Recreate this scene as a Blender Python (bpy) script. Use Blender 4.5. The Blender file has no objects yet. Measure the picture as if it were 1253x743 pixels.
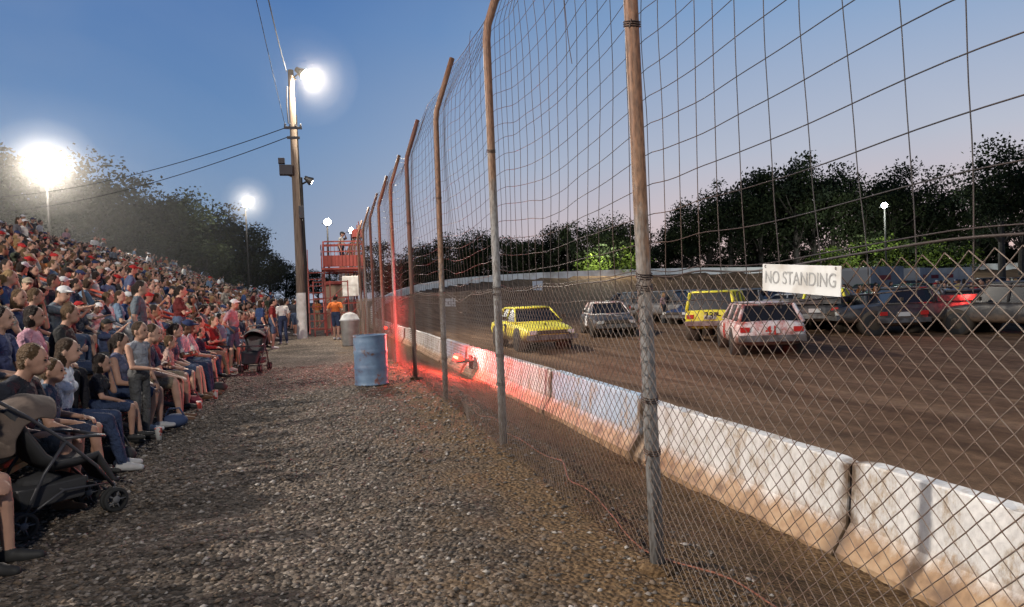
import bpy, math, random, time
import numpy as np
from mathutils import Vector, Matrix
T0=time.time()
random.seed(7); np.random.seed(7)
scn=bpy.context.scene
COLL=scn.collection
R=math.radians

# ------------------------------------------------------------------ materials
def new_mat(name):
    m=bpy.data.materials.new(name); m.use_nodes=True
    nt=m.node_tree
    return m,nt,nt.nodes['Principled BSDF']
def N(nt,t,**kw):
    n=nt.nodes.new(t)
    for k,v in kw.items(): setattr(n,k,v)
    return n
def c4(c): return (c[0],c[1],c[2],1.0)
def ramp(nt,stops,interp='LINEAR'):
    r=nt.nodes.new('ShaderNodeValToRGB'); r.color_ramp.interpolation=interp
    e=r.color_ramp.elements
    while len(e)>1: e.remove(e[-1])
    e[0].position=stops[0][0]; e[0].color=c4(stops[0][1])
    for p,c in stops[1:]:
        x=e.new(p); x.color=c4(c)
    return r
def mat(name,col,col2=None,scale=5.0,rough=0.8,metal=0.0,bump=0.0,bscale=None,detail=6.0,lo=0.35,hi=0.65,emit=0,stretch=None,spec=0.3):
    m,nt,b=new_mat(name)
    b.inputs['Roughness'].default_value=rough; b.inputs['Metallic'].default_value=metal
    b.inputs['Specular IOR Level'].default_value=spec
    b.inputs['Base Color'].default_value=c4(col)
    if emit:
        b.inputs['Emission Color'].default_value=c4(col); b.inputs['Emission Strength'].default_value=emit
    tc=N(nt,'ShaderNodeTexCoord'); src=tc.outputs['Object']
    if stretch:
        mp=N(nt,'ShaderNodeMapping'); mp.inputs['Scale'].default_value=stretch
        nt.links.new(src,mp.inputs['Vector']); src=mp.outputs['Vector']
    if col2 is not None:
        n=N(nt,'ShaderNodeTexNoise'); n.inputs['Scale'].default_value=scale; n.inputs['Detail'].default_value=detail
        nt.links.new(src,n.inputs['Vector'])
        r=ramp(nt,[(lo,col),(hi,col2)]); nt.links.new(n.outputs['Fac'],r.inputs['Fac'])
        nt.links.new(r.outputs['Color'],b.inputs['Base Color'])
    if bump:
        n=N(nt,'ShaderNodeTexNoise'); n.inputs['Scale'].default_value=bscale or scale*4; n.inputs['Detail'].default_value=5
        nt.links.new(src,n.inputs['Vector'])
        bp=N(nt,'ShaderNodeBump'); bp.inputs['Strength'].default_value=bump; bp.inputs['Distance'].default_value=0.02
        nt.links.new(n.outputs['Fac'],bp.inputs['Height']); nt.links.new(bp.outputs['Normal'],b.inputs['Normal'])
    return m

def person_mat(name,kind,rough=0.85):
    m,nt,b=new_mat(name); b.inputs['Roughness'].default_value=rough
    b.inputs['Specular IOR Level'].default_value=0.2
    oi=N(nt,'ShaderNodeObjectInfo')
    tc=N(nt,'ShaderNodeTexCoord'); no=N(nt,'ShaderNodeTexNoise'); no.inputs['Scale'].default_value=9; no.inputs['Detail'].default_value=4
    nt.links.new(tc.outputs['Object'],no.inputs['Vector'])
    if kind=='color':
        col=oi.outputs['Color']
    else:
        mul=N(nt,'ShaderNodeMath',operation='MULTIPLY'); mul.inputs[1].default_value={'skin':1.0,'pants':7.3,'hair':13.7,'hat':23.1,'shoe':31.7}[kind]
        fr=N(nt,'ShaderNodeMath',operation='FRACT')
        nt.links.new(oi.outputs['Random'],mul.inputs[0]); nt.links.new(mul.outputs[0],fr.inputs[0])
        st={'skin':[(0,(.36,.21,.15)),(.5,(.43,.26,.19)),(.85,(.30,.16,.10)),(.95,(.14,.07,.045))],
            'pants':[(0,(.030,.045,.09)),(.25,(.06,.085,.14)),(.45,(.20,.16,.11)),(.6,(.015,.015,.02)),(.75,(.08,.08,.08)),(.9,(.025,.033,.06))],
            'hair':[(0,(.02,.013,.01)),(.35,(.05,.03,.017)),(.6,(.10,.06,.03)),(.78,(.26,.17,.08)),(.9,(.01,.01,.01))],
            'hat':[(0,(.30,.02,.02)),(.25,(.5,.5,.5)),(.45,(.02,.03,.08)),(.7,(.02,.02,.02)),(.85,(.25,.21,.15))],
            'shoe':[(0,(.42,.42,.42)),(.3,(.03,.03,.03)),(.7,(.13,.07,.04))]}[kind]
        rp=ramp(nt,st,'CONSTANT'); nt.links.new(fr.outputs[0],rp.inputs['Fac']); col=rp.outputs['Color']
    mx=N(nt,'ShaderNodeMix',data_type='RGBA',blend_type='MULTIPLY')
    r2=ramp(nt,[(.3,(.72,.72,.72)),(.7,(1,1,1))]); nt.links.new(no.outputs['Fac'],r2.inputs['Fac'])
    mx.inputs[0].default_value=1.0
    nt.links.new(col,mx.inputs[6]); nt.links.new(r2.outputs['Color'],mx.inputs[7])
    nt.links.new(mx.outputs[2],b.inputs['Base Color'])
    if kind in('color','pants','hair'):
        n3=N(nt,'ShaderNodeTexNoise'); n3.inputs['Scale'].default_value=(60 if kind=='hair' else 13); n3.inputs['Detail'].default_value=3; n3.inputs['Distortion'].default_value=.8
        nt.links.new(tc.outputs['Object'],n3.inputs['Vector'])
        bp=N(nt,'ShaderNodeBump'); bp.inputs['Strength'].default_value=.9; bp.inputs['Distance'].default_value=.045
        nt.links.new(n3.outputs['Fac'],bp.inputs['Height']); nt.links.new(bp.outputs['Normal'],b.inputs['Normal'])
    return m

PM=[person_mat('skin','skin',.55),person_mat('shirt_cloth','color'),person_mat('trouser_cloth','pants'),person_mat('hair','hair',.6),
    person_mat('shoe','shoe',.6),person_mat('hat_cloth','hat'),mat('eye_dark',(.015,.012,.01),rough=.2),mat('lips',(.25,.09,.08))]

# ------------------------------------------------------------------ mesh builder
class MB:
    def __init__(s): s.v=[];s.f=[];s.m=[]
    def add(s,verts,faces,mi=0,M=None):
        b=len(s.v)
        if M is not None: verts=[tuple(M@Vector(p)) for p in verts]
        s.v.extend([tuple(p) for p in verts]); s.f.extend([tuple(i+b for i in f) for f in faces]); s.m.extend([mi]*len(faces))
    def box(s,c,size,mi=0,M=None,taper=None):
        x,y,z=[d/2 for d in size]; tx,ty=taper or (1,1)
        vs=[(-x,-y,-z),(x,-y,-z),(x,y,-z),(-x,y,-z),(-x*tx,-y*ty,z),(x*tx,-y*ty,z),(x*tx,y*ty,z),(-x*tx,y*ty,z)]
        if M is None: vs=[(a+c[0],b+c[1],d+c[2]) for a,b,d in vs]
        else: vs=[tuple(M@Vector((a+c[0],b+c[1],d+c[2]))) for a,b,d in vs]
        s.add(vs,[(0,3,2,1),(4,5,6,7),(0,1,5,4),(1,2,6,5),(2,3,7,6),(3,0,4,7)],mi)
    def tube(s,pts,r,sides=8,mi=0,caps=True):
        pts=[Vector(p) for p in pts]; n=len(pts)
        rs=r if isinstance(r,(list,tuple)) else [r]*n
        t=(pts[1]-pts[0]).normalized()
        a=Vector((0,0,1)) if abs(t.z)<.9 else Vector((1,0,0))
        u=t.cross(a).normalized()
        vs=[]
        for i,p in enumerate(pts):
            if i==0: tt=pts[1]-pts[0]
            elif i==n-1: tt=pts[-1]-pts[-2]
            else: tt=(pts[i+1]-pts[i]).normalized()+(pts[i]-pts[i-1]).normalized()
            if tt.length<1e-9: tt=t
            tt.normalize(); u=(u-tt*u.dot(tt))
            if u.length<1e-6: u=tt.orthogonal()
            u.normalize(); w=tt.cross(u)
            for k in range(sides):
                an=2*math.pi*k/sides
                vs.append(tuple(p+(u*math.cos(an)+w*math.sin(an))*rs[i]))
        fs=[]
        for i in range(n-1):
            for k in range(sides):
                k2=(k+1)%sides
                fs.append((i*sides+k,i*sides+k2,(i+1)*sides+k2,(i+1)*sides+k))
        if caps: fs+= [tuple(range(sides-1,-1,-1)),tuple((n-1)*sides+k for k in range(sides))]
        s.add(vs,fs,mi)
    def lathe(s,prof,M=None,seg=20,mi=0,a0=0,a1=2*math.pi):
        closed=abs(a1-a0-2*math.pi)<1e-6
        ns=seg if closed else seg+1
        vs=[];fs=[]
        for r,h in prof:
            for k in range(ns):
                an=a0+(a1-a0)*k/seg
                vs.append((r*math.cos(an),r*math.sin(an),h))
        for i in range(len(prof)-1):
            for k in range(seg):
                k2=(k+1)%ns if closed else k+1
                fs.append((i*ns+k,i*ns+k2,(i+1)*ns+k2,(i+1)*ns+k))
        s.add(vs,fs,mi,M)
    def capsule(s,p0,p1,r0,r1,seg=10,mi=0):
        p0=Vector(p0);p1=Vector(p1);d=p1-p0;L=max(d.length,1e-5)
        q=d.to_track_quat('Z','Y').to_matrix().to_4x4() if d.length>1e-5 else Matrix()
        pr=[]
        for i in range(4): a=-math.pi/2+ (i/4)*math.pi/2; pr.append((max(r0*math.cos(a),1e-4),r0*math.sin(a)))
        pr.append((r0,0)); pr.append((r1,L))
        for i in range(1,5): a=(i/4)*math.pi/2; pr.append((max(r1*math.cos(a),1e-4),L+r1*math.sin(a)))
        b=len(s.v)
        s.lathe(pr,Matrix.Translation(p0)@q,seg,mi)
        n=len(pr)
        s.f.append(tuple(b+k for k in range(seg-1,-1,-1))); s.m.append(mi)
        s.f.append(tuple(b+(n-1)*seg+k for k in range(seg))); s.m.append(mi)
    def ell(s,c,r,mi=0,seg=14,rings=9,Rm=None):
        pr=[]
        for i in range(rings+1):
            a=-math.pi/2+math.pi*i/rings; pr.append((max(math.cos(a),1e-4),math.sin(a)))
        M=Matrix.Translation(c)@(Rm.to_4x4() if Rm is not None else Matrix())@Matrix.Diagonal((r[0],r[1],r[2],1))
        b=len(s.v); s.lathe(pr,M,seg,mi); n=len(pr)
        s.f.append(tuple(b+k for k in range(seg-1,-1,-1))); s.m.append(mi)
        s.f.append(tuple(b+(n-1)*seg+k for k in range(seg))); s.m.append(mi)
    def mesh(s,name,mats,smooth=False):
        me=bpy.data.meshes.new(name); me.from_pydata(s.v,[],s.f)
        for m in mats: me.materials.append(m)
        me.polygons.foreach_set('material_index',s.m)
        if smooth: me.polygons.foreach_set('use_smooth',[True]*len(s.f))
        me.update(); return me
    def obj(s,name,mats,smooth=False,parent=None,loc=(0,0,0),rz=0,bev=0,sub=0):
        return put(s.mesh(name,mats,smooth),name,loc,rz,parent,bev,sub)
def put(me,name,loc=(0,0,0),rz=0,parent=None,bev=0,sub=0,scale=1):
    o=bpy.data.objects.new(name,me); COLL.objects.link(o)
    o.location=loc; o.rotation_euler=(0,0,rz); o.scale=(scale,)*3
    if parent: o.parent=parent
    if bev:
        b=o.modifiers.new('bevel','BEVEL'); b.width=bev; b.segments=2; b.limit_method='ANGLE'
    if sub:
        b=o.modifiers.new('sub','SUBSURF'); b.levels=sub; b.render_levels=sub
    return o
def empty(name,loc=(0,0,0),rz=0):
    o=bpy.data.objects.new(name,None); COLL.objects.link(o); o.location=loc; o.rotation_euler=(0,0,rz); o.empty_display_size=.2
    return o
def segtubes(P0,P1,r,sides=3):
    P0=np.asarray(P0,float);P1=np.asarray(P1,float); n=len(P0)
    d=P1-P0; d/=np.linalg.norm(d,axis=1)[:,None]+1e-12
    a=np.where(np.abs(d[:,0:1])<.9,np.array([[1.,0,0]]),np.array([[0,0,1.]]))
    u=np.cross(d,a); u/=np.linalg.norm(u,axis=1)[:,None]; w=np.cross(d,u)
    V=np.zeros((n,2*sides,3))
    for k in range(sides):
        an=2*math.pi*k/sides; off=(u*math.cos(an)+w*math.sin(an))*r
        V[:,k]=P0+off; V[:,sides+k]=P1+off
    base=(np.arange(n)*2*sides)[:,None]
    F=[]
    for k in range(sides):
        k2=(k+1)%sides
        F.append(base+np.array([[k,k2,sides+k2,sides+k]]))
    return V.reshape(-1,3),np.concatenate(F)
def fastmesh(name,V,F,mats,mi=None,smooth=False):
    me=bpy.data.meshes.new(name); k=F.shape[1]
    me.vertices.add(len(V)); me.vertices.foreach_set('co',V.astype(np.float32).ravel())
    me.loops.add(F.size); me.loops.foreach_set('vertex_index',F.astype(np.int32).ravel())
    me.polygons.add(len(F)); me.polygons.foreach_set('loop_start',np.arange(0,F.size,k,dtype=np.int32))
    for m in mats: me.materials.append(m)
    if mi is not None: me.polygons.foreach_set('material_index',np.asarray(mi,np.int32))
    if smooth: me.polygons.foreach_set('use_smooth',np.ones(len(F),bool))
    me.update(calc_edges=True); me.validate(); return me
def grid(name,xs,ys,zf,mats,smooth=True):
    X,Y=np.meshgrid(xs,ys,indexing='ij'); Z=zf(X,Y)
    V=np.stack([X,Y,Z],-1).reshape(-1,3); nx,ny=len(xs),len(ys)
    i,j=np.meshgrid(np.arange(nx-1),np.arange(ny-1),indexing='ij'); b=(i*ny+j).ravel()
    F=np.stack([b,b+ny,b+ny+1,b+1],-1)
    return put(fastmesh(name,V,F,mats,smooth=smooth),name)
def vnoise(X,Y,s,seed=0):
    rng=np.random.RandomState(seed); T=rng.rand(256,256)
    x=X*s; y=Y*s; xi=np.floor(x).astype(int); yi=np.floor(y).astype(int); fx=x-xi; fy=y-yi
    fx=fx*fx*(3-2*fx); fy=fy*fy*(3-2*fy)
    g=lambda a,b:T[a%256,b%256]
    return (g(xi,yi)*(1-fx)+g(xi+1,yi)*fx)*(1-fy)+(g(xi,yi+1)*(1-fx)+g(xi+1,yi+1)*fx)*fy-.5

# ------------------------------------------------------------------ camera
cam=bpy.data.cameras.new('camera'); co=bpy.data.objects.new('camera',cam); COLL.objects.link(co)
cam.lens=24; cam.sensor_width=36; cam.clip_end=5000; cam.clip_start=.05
co.matrix_world=Matrix.Translation((0,0,1.5))@Matrix.Rotation(R(-15.8),4,'Z')@Matrix.Rotation(R(90-.78),4,'X')@Matrix.Rotation(R(-2.3),4,'Z')
scn.camera=co
scn.view_settings.view_transform='Standard'; scn.view_settings.look='None'; scn.view_settings.exposure=0

# ------------------------------------------------------------------ world
w=bpy.data.worlds.new('World'); scn.world=w; w.use_nodes=True; nt=w.node_tree
bg=nt.nodes['Background']
SUN_EL=R(1.5); SUN_AZ=R(75)
sky=N(nt,'ShaderNodeTexSky',sky_type='NISHITA'); sky.sun_disc=False; sky.sun_elevation=SUN_EL; sky.sun_rotation=SUN_AZ
sky.dust_density=1.0; sky.ozone_density=2.0
tc=N(nt,'ShaderNodeTexCoord'); sp=N(nt,'ShaderNodeSeparateXYZ'); nt.links.new(tc.outputs['Generated'],sp.inputs[0])
def lin(r,g,b): return tuple(((x/255)/12.92 if x/255<.04045 else ((x/255+.055)/1.055)**2.4) for x in (r,g,b))
r1=ramp(nt,[(0,lin(144,160,182)),(.10,lin(132,156,186)),(.22,lin(108,144,188)),(.40,lin(74,118,178)),(.8,lin(28,58,108)),(1,lin(18,40,80))])
r2=ramp(nt,[(0,lin(232,196,184)),(.09,lin(216,198,200)),(.18,lin(188,194,210)),(.36,lin(134,166,206)),(.8,lin(42,76,130)),(1,lin(18,40,80))])
nt.links.new(sp.outputs['Z'],r1.inputs['Fac']); nt.links.new(sp.outputs['Z'],r2.inputs['Fac'])
dt=N(nt,'ShaderNodeVectorMath',operation='DOT_PRODUCT'); nt.links.new(tc.outputs['Generated'],dt.inputs[0]); dt.inputs[1].default_value=(math.sin(R(62)),math.cos(R(62)),0)
mr=N(nt,'ShaderNodeMapRange'); mr.interpolation_type='SMOOTHSTEP'; mr.inputs[1].default_value=.3; mr.inputs[2].default_value=.93; nt.links.new(dt.outputs['Value'],mr.inputs[0])
mx=N(nt,'ShaderNodeMix',data_type='RGBA'); nt.links.new(mr.outputs[0],mx.inputs[0]); nt.links.new(r1.outputs[0],mx.inputs[6]); nt.links.new(r2.outputs[0],mx.inputs[7])
sc=N(nt,'ShaderNodeMix',data_type='RGBA',blend_type='MULTIPLY'); sc.inputs[0].default_value=1; sc.inputs[7].default_value=(.08,.08,.08,1); nt.links.new(sky.outputs[0],sc.inputs[6])
ad=N(nt,'ShaderNodeMix',data_type='RGBA'); ad.inputs[0].default_value=.05; nt.links.new(mx.outputs[2],ad.inputs[6]); nt.links.new(sc.outputs[2],ad.inputs[7])
no=N(nt,'ShaderNodeTexNoise'); no.inputs['Scale'].default_value=2.2; no.inputs['Detail'].default_value=5; no.inputs['Distortion'].default_value=.5; nt.links.new(tc.outputs['Generated'],no.inputs['Vector'])
rr=ramp(nt,[(.44,(.0,.0,.0)),(.75,(.34,.34,.34))]); nt.links.new(no.outputs['Fac'],rr.inputs['Fac'])
sm=N(nt,'ShaderNodeMix',data_type='RGBA'); nt.links.new(rr.outputs[0],sm.inputs[0]); nt.links.new(ad.outputs[2],sm.inputs[6]); sm.inputs[7].default_value=c4(lin(142,160,188))
nt.links.new(sm.outputs[2],bg.inputs['Color']); bg.inputs['Strength'].default_value=1.0
sl=bpy.data.lights.new('sun','SUN'); sl.energy=.05; sl.angle=R(3); sl.color=(1,.72,.55); so=bpy.data.objects.new('sun',sl); COLL.objects.link(so)
so.rotation_euler=Vector((-math.sin(SUN_AZ)*math.cos(SUN_EL),-math.cos(SUN_AZ)*math.cos(SUN_EL),-math.sin(SUN_EL))).to_track_quat('-Z','Y').to_euler()

# ------------------------------------------------------------------ ground materials
def gravel_mat():
    m,nt,b=new_mat('gravel'); b.inputs['Roughness'].default_value=.9; b.inputs['Specular IOR Level'].default_value=.12
    tc=N(nt,'ShaderNodeTexCoord'); P=tc.outputs['Object']
    v=N(nt,'ShaderNodeTexVoronoi'); v.inputs['Scale'].default_value=34; nt.links.new(P,v.inputs['Vector'])
    rv=ramp(nt,[(0,(.030,.026,.022)),(.35,(.068,.056,.047)),(.7,(.112,.093,.078)),(.9,(.175,.15,.128)),(1,(.29,.26,.23))])
    sx=N(nt,'ShaderNodeSeparateColor'); nt.links.new(v.outputs['Color'],sx.inputs[0]); nt.links.new(sx.outputs[0],rv.inputs['Fac'])
    n1=N(nt,'ShaderNodeTexNoise'); n1.inputs['Scale'].default_value=.8; n1.inputs['Detail'].default_value=8; nt.links.new(P,n1.inputs['Vector'])
    rn=ramp(nt,[(.35,(.50,.47,.44)),(.65,(1.15,1.09,1.03))]); nt.links.new(n1.outputs['Fac'],rn.inputs['Fac'])
    mm=N(nt,'ShaderNodeMix',data_type='RGBA',blend_type='MULTIPLY'); mm.inputs[0].default_value=1; nt.links.new(rv.outputs[0],mm.inputs[6]); nt.links.new(rn.outputs[0],mm.inputs[7])
    s=N(nt,'ShaderNodeSeparateXYZ'); nt.links.new(P,s.inputs[0])
    n2=N(nt,'ShaderNodeTexNoise'); n2.inputs['Scale'].default_value=1.6; n2.inputs['Detail'].default_value=9; n2.inputs['Roughness'].default_value=.65; nt.links.new(P,n2.inputs['Vector'])
    a=N(nt,'ShaderNodeMath',operation='MULTIPLY_ADD'); a.inputs[1].default_value=3.6; nt.links.new(n2.outputs['Fac'],a.inputs[0]); nt.links.new(s.outputs['X'],a.inputs[2])
    mr=N(nt,'ShaderNodeMapRange'); mr.inputs[1].default_value=2.25; mr.inputs[2].default_value=3.3; nt.links.new(a.outputs[0],mr.inputs[0])
    n3=N(nt,'ShaderNodeTexNoise'); n3.inputs['Scale'].default_value=30; n3.inputs['Detail'].default_value=6; nt.links.new(P,n3.inputs['Vector'])
    rc=ramp(nt,[(.3,(.045,.028,.016)),(.5,(.105,.064,.032)),(.72,(.18,.12,.066))]); nt.links.new(n3.outputs['Fac'],rc.inputs['Fac'])
    mx=N(nt,'ShaderNodeMix',data_type='RGBA'); nt.links.new(mr.outputs[0],mx.inputs[0]); nt.links.new(mm.outputs[2],mx.inputs[6]); nt.links.new(rc.outputs[0],mx.inputs[7])
    nt.links.new(mx.outputs[2],b.inputs['Base Color'])
    bp=N(nt,'ShaderNodeBump'); bp.inputs['Strength'].default_value=1.0; bp.inputs['Distance'].default_value=.025; bp.invert=True
    nt.links.new(v.outputs['Distance'],bp.inputs['Height'])
    bp2=N(nt,'ShaderNodeBump'); bp2.inputs['Strength'].default_value=.6; bp2.inputs['Distance'].default_value=.03
    nt.links.new(n3.outputs['Fac'],bp2.inputs['Height']); nt.links.new(bp.outputs['Normal'],bp2.inputs['Normal'])
    nt.links.new(bp2.outputs['Normal'],b.inputs['Normal'])
    return m
M_gravel=gravel_mat()
def track_mat():
    m,nt,b=new_mat('track_clay'); b.inputs['Roughness'].default_value=.9; b.inputs['Specular IOR Level'].default_value=.08
    tc=N(nt,'ShaderNodeTexCoord'); P=tc.outputs['Object']
    mp=N(nt,'ShaderNodeMapping'); mp.inputs['Scale'].default_value=(1.6,.10,1); nt.links.new(P,mp.inputs['Vector'])
    n1=N(nt,'ShaderNodeTexNoise'); n1.inputs['Scale'].default_value=1.2; n1.inputs['Detail'].default_value=8; n1.inputs['Distortion'].default_value=.6; nt.links.new(mp.outputs[0],n1.inputs['Vector'])
    n2=N(nt,'ShaderNodeTexNoise'); n2.inputs['Scale'].default_value=5; n2.inputs['Detail'].default_value=10; n2.inputs['Roughness'].default_value=.7; nt.links.new(P,n2.inputs['Vector'])
    r1=ramp(nt,[(.3,(.085,.050,.030)),(.5,(.155,.095,.058)),(.7,(.23,.150,.095))]); nt.links.new(n1.outputs['Fac'],r1.inputs['Fac'])
    r2=ramp(nt,[(.3,(.55,.55,.55)),(.7,(1.1,1.1,1.1))]); nt.links.new(n2.outputs['Fac'],r2.inputs['Fac'])
    mm=N(nt,'ShaderNodeMix',data_type='RGBA',blend_type='MULTIPLY'); mm.inputs[0].default_value=1; nt.links.new(r1.outputs[0],mm.inputs[6]); nt.links.new(r2.outputs[0],mm.inputs[7])
    nt.links.new(mm.outputs[2],b.inputs['Base Color'])
    bp=N(nt,'ShaderNodeBump'); bp.inputs['Strength'].default_value=.9; bp.inputs['Distance'].default_value=.07
    nt.links.new(n2.outputs['Fac'],bp.inputs['Height']); nt.links.new(bp.outputs['Normal'],b.inputs['Normal'])
    return m
M_track=track_mat()
M_earth=mat('field_grass',(.025,.035,.015),(.05,.045,.03),scale=.2,rough=.95)

xs=np.concatenate([np.arange(-34,-6,1.),np.arange(-6,-2.5,.25),np.arange(-2.5,3.32,.045)])
ys=np.concatenate([np.arange(-12,1.5,.5),np.arange(1.5,12,.06),np.arange(12,30,.25),np.arange(30,130,1.5)])
def gz(X,Y):
    t=np.clip((X-1.75)/1.45,0,1); z=-.33*t*t*(3-2*t)
    return z+vnoise(X,Y,1.1,1)*.06+vnoise(X,Y,6,2)*.022+vnoise(X,Y,17,3)*.014
grid('gravel_ground',xs,ys,gz,[M_gravel])
b=MB(); b.add([(-2500,-2500,-.75),(2500,-2500,-.75),(2500,2500,-.75),(-2500,2500,-.75)],[(0,1,2,3)]); b.obj('ground',[M_earth])

def stones():
    n=48000
    Y=2.0+ (np.random.rand(n)**1.5)*15; X=-3.6+np.random.rand(n)*5.8
    keep=np.random.rand(n)< np.where(X>.9,.4,1.0); X=X[keep];Y=Y[keep]; n=len(X)
    Z=gz(X,Y); S=.005+.016*np.random.rand(n)**2.8+.004*(Y>6)
    base=np.array([[1,0,0],[0,1,0],[-1,0,0],[0,-1,0],[0,0,1],[0,0,-1]],float)
    fc=np.array([[0,1,4],[1,2,4],[2,3,4],[3,0,4],[1,0,5],[2,1,5],[3,2,5],[0,3,5]])
    V=base[None]*(0.7+.6*np.random.rand(n,6,1)); a=np.random.rand(n)*6.28
    ca,sa=np.cos(a),np.sin(a); x=V[:,:,0]*1.3; y=V[:,:,1]
    V=np.stack([x*ca[:,None]-y*sa[:,None],x*sa[:,None]+y*ca[:,None],V[:,:,2]*.65],-1)
    V=V*S[:,None,None]; V[:,:,0]+=X[:,None];V[:,:,1]+=Y[:,None];V[:,:,2]+=(Z+S*.25)[:,None]
    F=(fc[None]+(np.arange(n)*6)[:,None,None]).reshape(-1,3)
    mi=np.repeat(np.random.choice(5,n,p=[.12,.26,.32,.25,.05]),8)
    ms=[mat('stone_a',(.16,.138,.12)),mat('stone_b',(.098,.082,.070)),mat('stone_c',(.050,.043,.037)),mat('stone_d',(.12,.088,.063)),mat('stone_e',(.28,.255,.23))]
    put(fastmesh('loose_gravel',V.reshape(-1,3),F,ms,mi),'loose_gravel')
stones()

# ------------------------------------------------------------------ speedway wall path and track terrain
wp=np.array([(3.45,-40,-.4),(3.45,0,-.4),(3.45,46,-.35),(4.2,58,.6),(8.8,73,2.1),(17,83,3.2),(30,89,3.7),(48,91,3.8),(66,87,3.3),(80,77,2.6),(92,60,2.0),(99,38,1.2),(101,10,.2),(98,-25,-.3)],float)
for _ in range(3):
    q=[wp[0]]
    for i in range(len(wp)-1): q+= [wp[i]*.75+wp[i+1]*.25,wp[i]*.25+wp[i+1]*.75]
    q.append(wp[-1]); wp=np.array(q)
def track_z(X,Y):
    sh=X.shape; P=np.stack([X.ravel(),Y.ravel()],-1); best=np.full(len(P),1e9); H=np.zeros(len(P)); sg=np.ones(len(P))
    for i in range(len(wp)-1):
        a=wp[i,:2]; c=wp[i+1,:2]-a; L=(c@c); t=np.clip(((P-a)@c)/L,0,1); d=P-(a+t[:,None]*c); dd=np.hypot(d[:,0],d[:,1])
        k=dd<best; best[k]=dd[k]; H[k]=(wp[i,2]*(1-t)+wp[i+1,2]*t)[k]; cr=c[0]*d[:,1]-c[1]*d[:,0]; sg[k]=np.where(cr>0,-1,1)[k]
    zi=-.4+(H+.4)*np.clip(1-best/17,0,1)**1.1
    zo=np.maximum(-.6+(H+.1)*np.exp(-best/8),-.74)
    z=np.where(sg>0,zi,zo).reshape(sh)
    return z+vnoise(X,Y,.5,5)*.07+vnoise(X,Y,2.3,6)*.035
xs=np.concatenate([np.arange(3.5,20,.22),np.arange(20,130,1.3)]); ys=np.concatenate([np.arange(-25,3,1.5),np.arange(3,32,.25),np.arange(32,135,1.3)])
grid('dirt_track',xs,ys,track_z,[M_track])
def tz(x,y): return float(track_z(np.array([[x]],float),np.array([[y]],float))[0,0])

def barrier_mat(name,tint,top=(.74,.73,.71)):
    m,nt,b=new_mat(name); b.inputs['Roughness'].default_value=.65
    tc=N(nt,'ShaderNodeTexCoord'); P=tc.outputs['Object']; s=N(nt,'ShaderNodeSeparateXYZ'); nt.links.new(P,s.inputs[0])
    geo=N(nt,'ShaderNodeNewGeometry'); mp=N(nt,'ShaderNodeMapping'); mp.inputs['Scale'].default_value=(1,1.6,.8); nt.links.new(geo.outputs['Position'],mp.inputs['Vector'])
    n0=N(nt,'ShaderNodeTexNoise'); n0.inputs['Scale'].default_value=2.6; n0.inputs['Detail'].default_value=11; n0.inputs['Roughness'].default_value=.8; nt.links.new(mp.outputs[0],n0.inputs['Vector'])
    rw=ramp(nt,[(.36,(.20,.14,.095)),(.42,(.40,.34,.27)),(.48,tuple(c*.84 for c in tint)),(.56,tint),(.75,top)]); nt.links.new(n0.outputs['Fac'],rw.inputs['Fac'])
    a=N(nt,'ShaderNodeMath',operation='MULTIPLY_ADD'); a.inputs[1].default_value=.34; nt.links.new(n0.outputs['Fac'],a.inputs[0]); nt.links.new(s.outputs['Z'],a.inputs[2])
    mr=N(nt,'ShaderNodeMapRange'); mr.inputs[1].default_value=.13; mr.inputs[2].default_value=.0; nt.links.new(a.outputs[0],mr.inputs[0])
    n1=N(nt,'ShaderNodeTexNoise'); n1.inputs['Scale'].default_value=7; n1.inputs['Detail'].default_value=8; nt.links.new(geo.outputs['Position'],n1.inputs['Vector'])
    rc=ramp(nt,[(.3,(.13,.075,.04)),(.5,(.29,.18,.095)),(.72,(.38,.27,.165))]); nt.links.new(n1.outputs['Fac'],rc.inputs['Fac'])
    mx=N(nt,'ShaderNodeMix',data_type='RGBA'); nt.links.new(mr.outputs[0],mx.inputs[0]); nt.links.new(rw.outputs[0],mx.inputs[6]); nt.links.new(rc.outputs[0],mx.inputs[7])
    ab=N(nt,'ShaderNodeMath',operation='ABSOLUTE'); nt.links.new(s.outputs['Y'],ab.inputs[0]); ae=N(nt,'ShaderNodeMath',operation='MULTIPLY_ADD'); ae.inputs[1].default_value=.3; nt.links.new(n1.outputs['Fac'],ae.inputs[0]); nt.links.new(ab.outputs[0],ae.inputs[2])
    m2=N(nt,'ShaderNodeMapRange'); m2.inputs[1].default_value=1.56; m2.inputs[2].default_value=1.66; nt.links.new(ae.outputs[0],m2.inputs[0])
    m3=N(nt,'ShaderNodeMix',data_type='RGBA'); nt.links.new(m2.outputs[0],m3.inputs[0]); nt.links.new(mx.outputs[2],m3.inputs[6]); m3.inputs[7].default_value=(.10,.065,.04,1)
    nt.links.new(m3.outputs[2],b.inputs['Base Color'])
    bp=N(nt,'ShaderNodeBump'); bp.inputs['Strength'].default_value=.4; bp.inputs['Distance'].default_value=.012; nt.links.new(n1.outputs['Fac'],bp.inputs['Height']); nt.links.new(bp.outputs['Normal'],b.inputs['Normal'])
    return m
MBW=barrier_mat('barrier_white',(.62,.61,.59)); MBB=barrier_mat('barrier_blue',(.38,.49,.60),(.58,.64,.70)); M_dark=mat('dark_gap',(.05,.04,.03))
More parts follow.
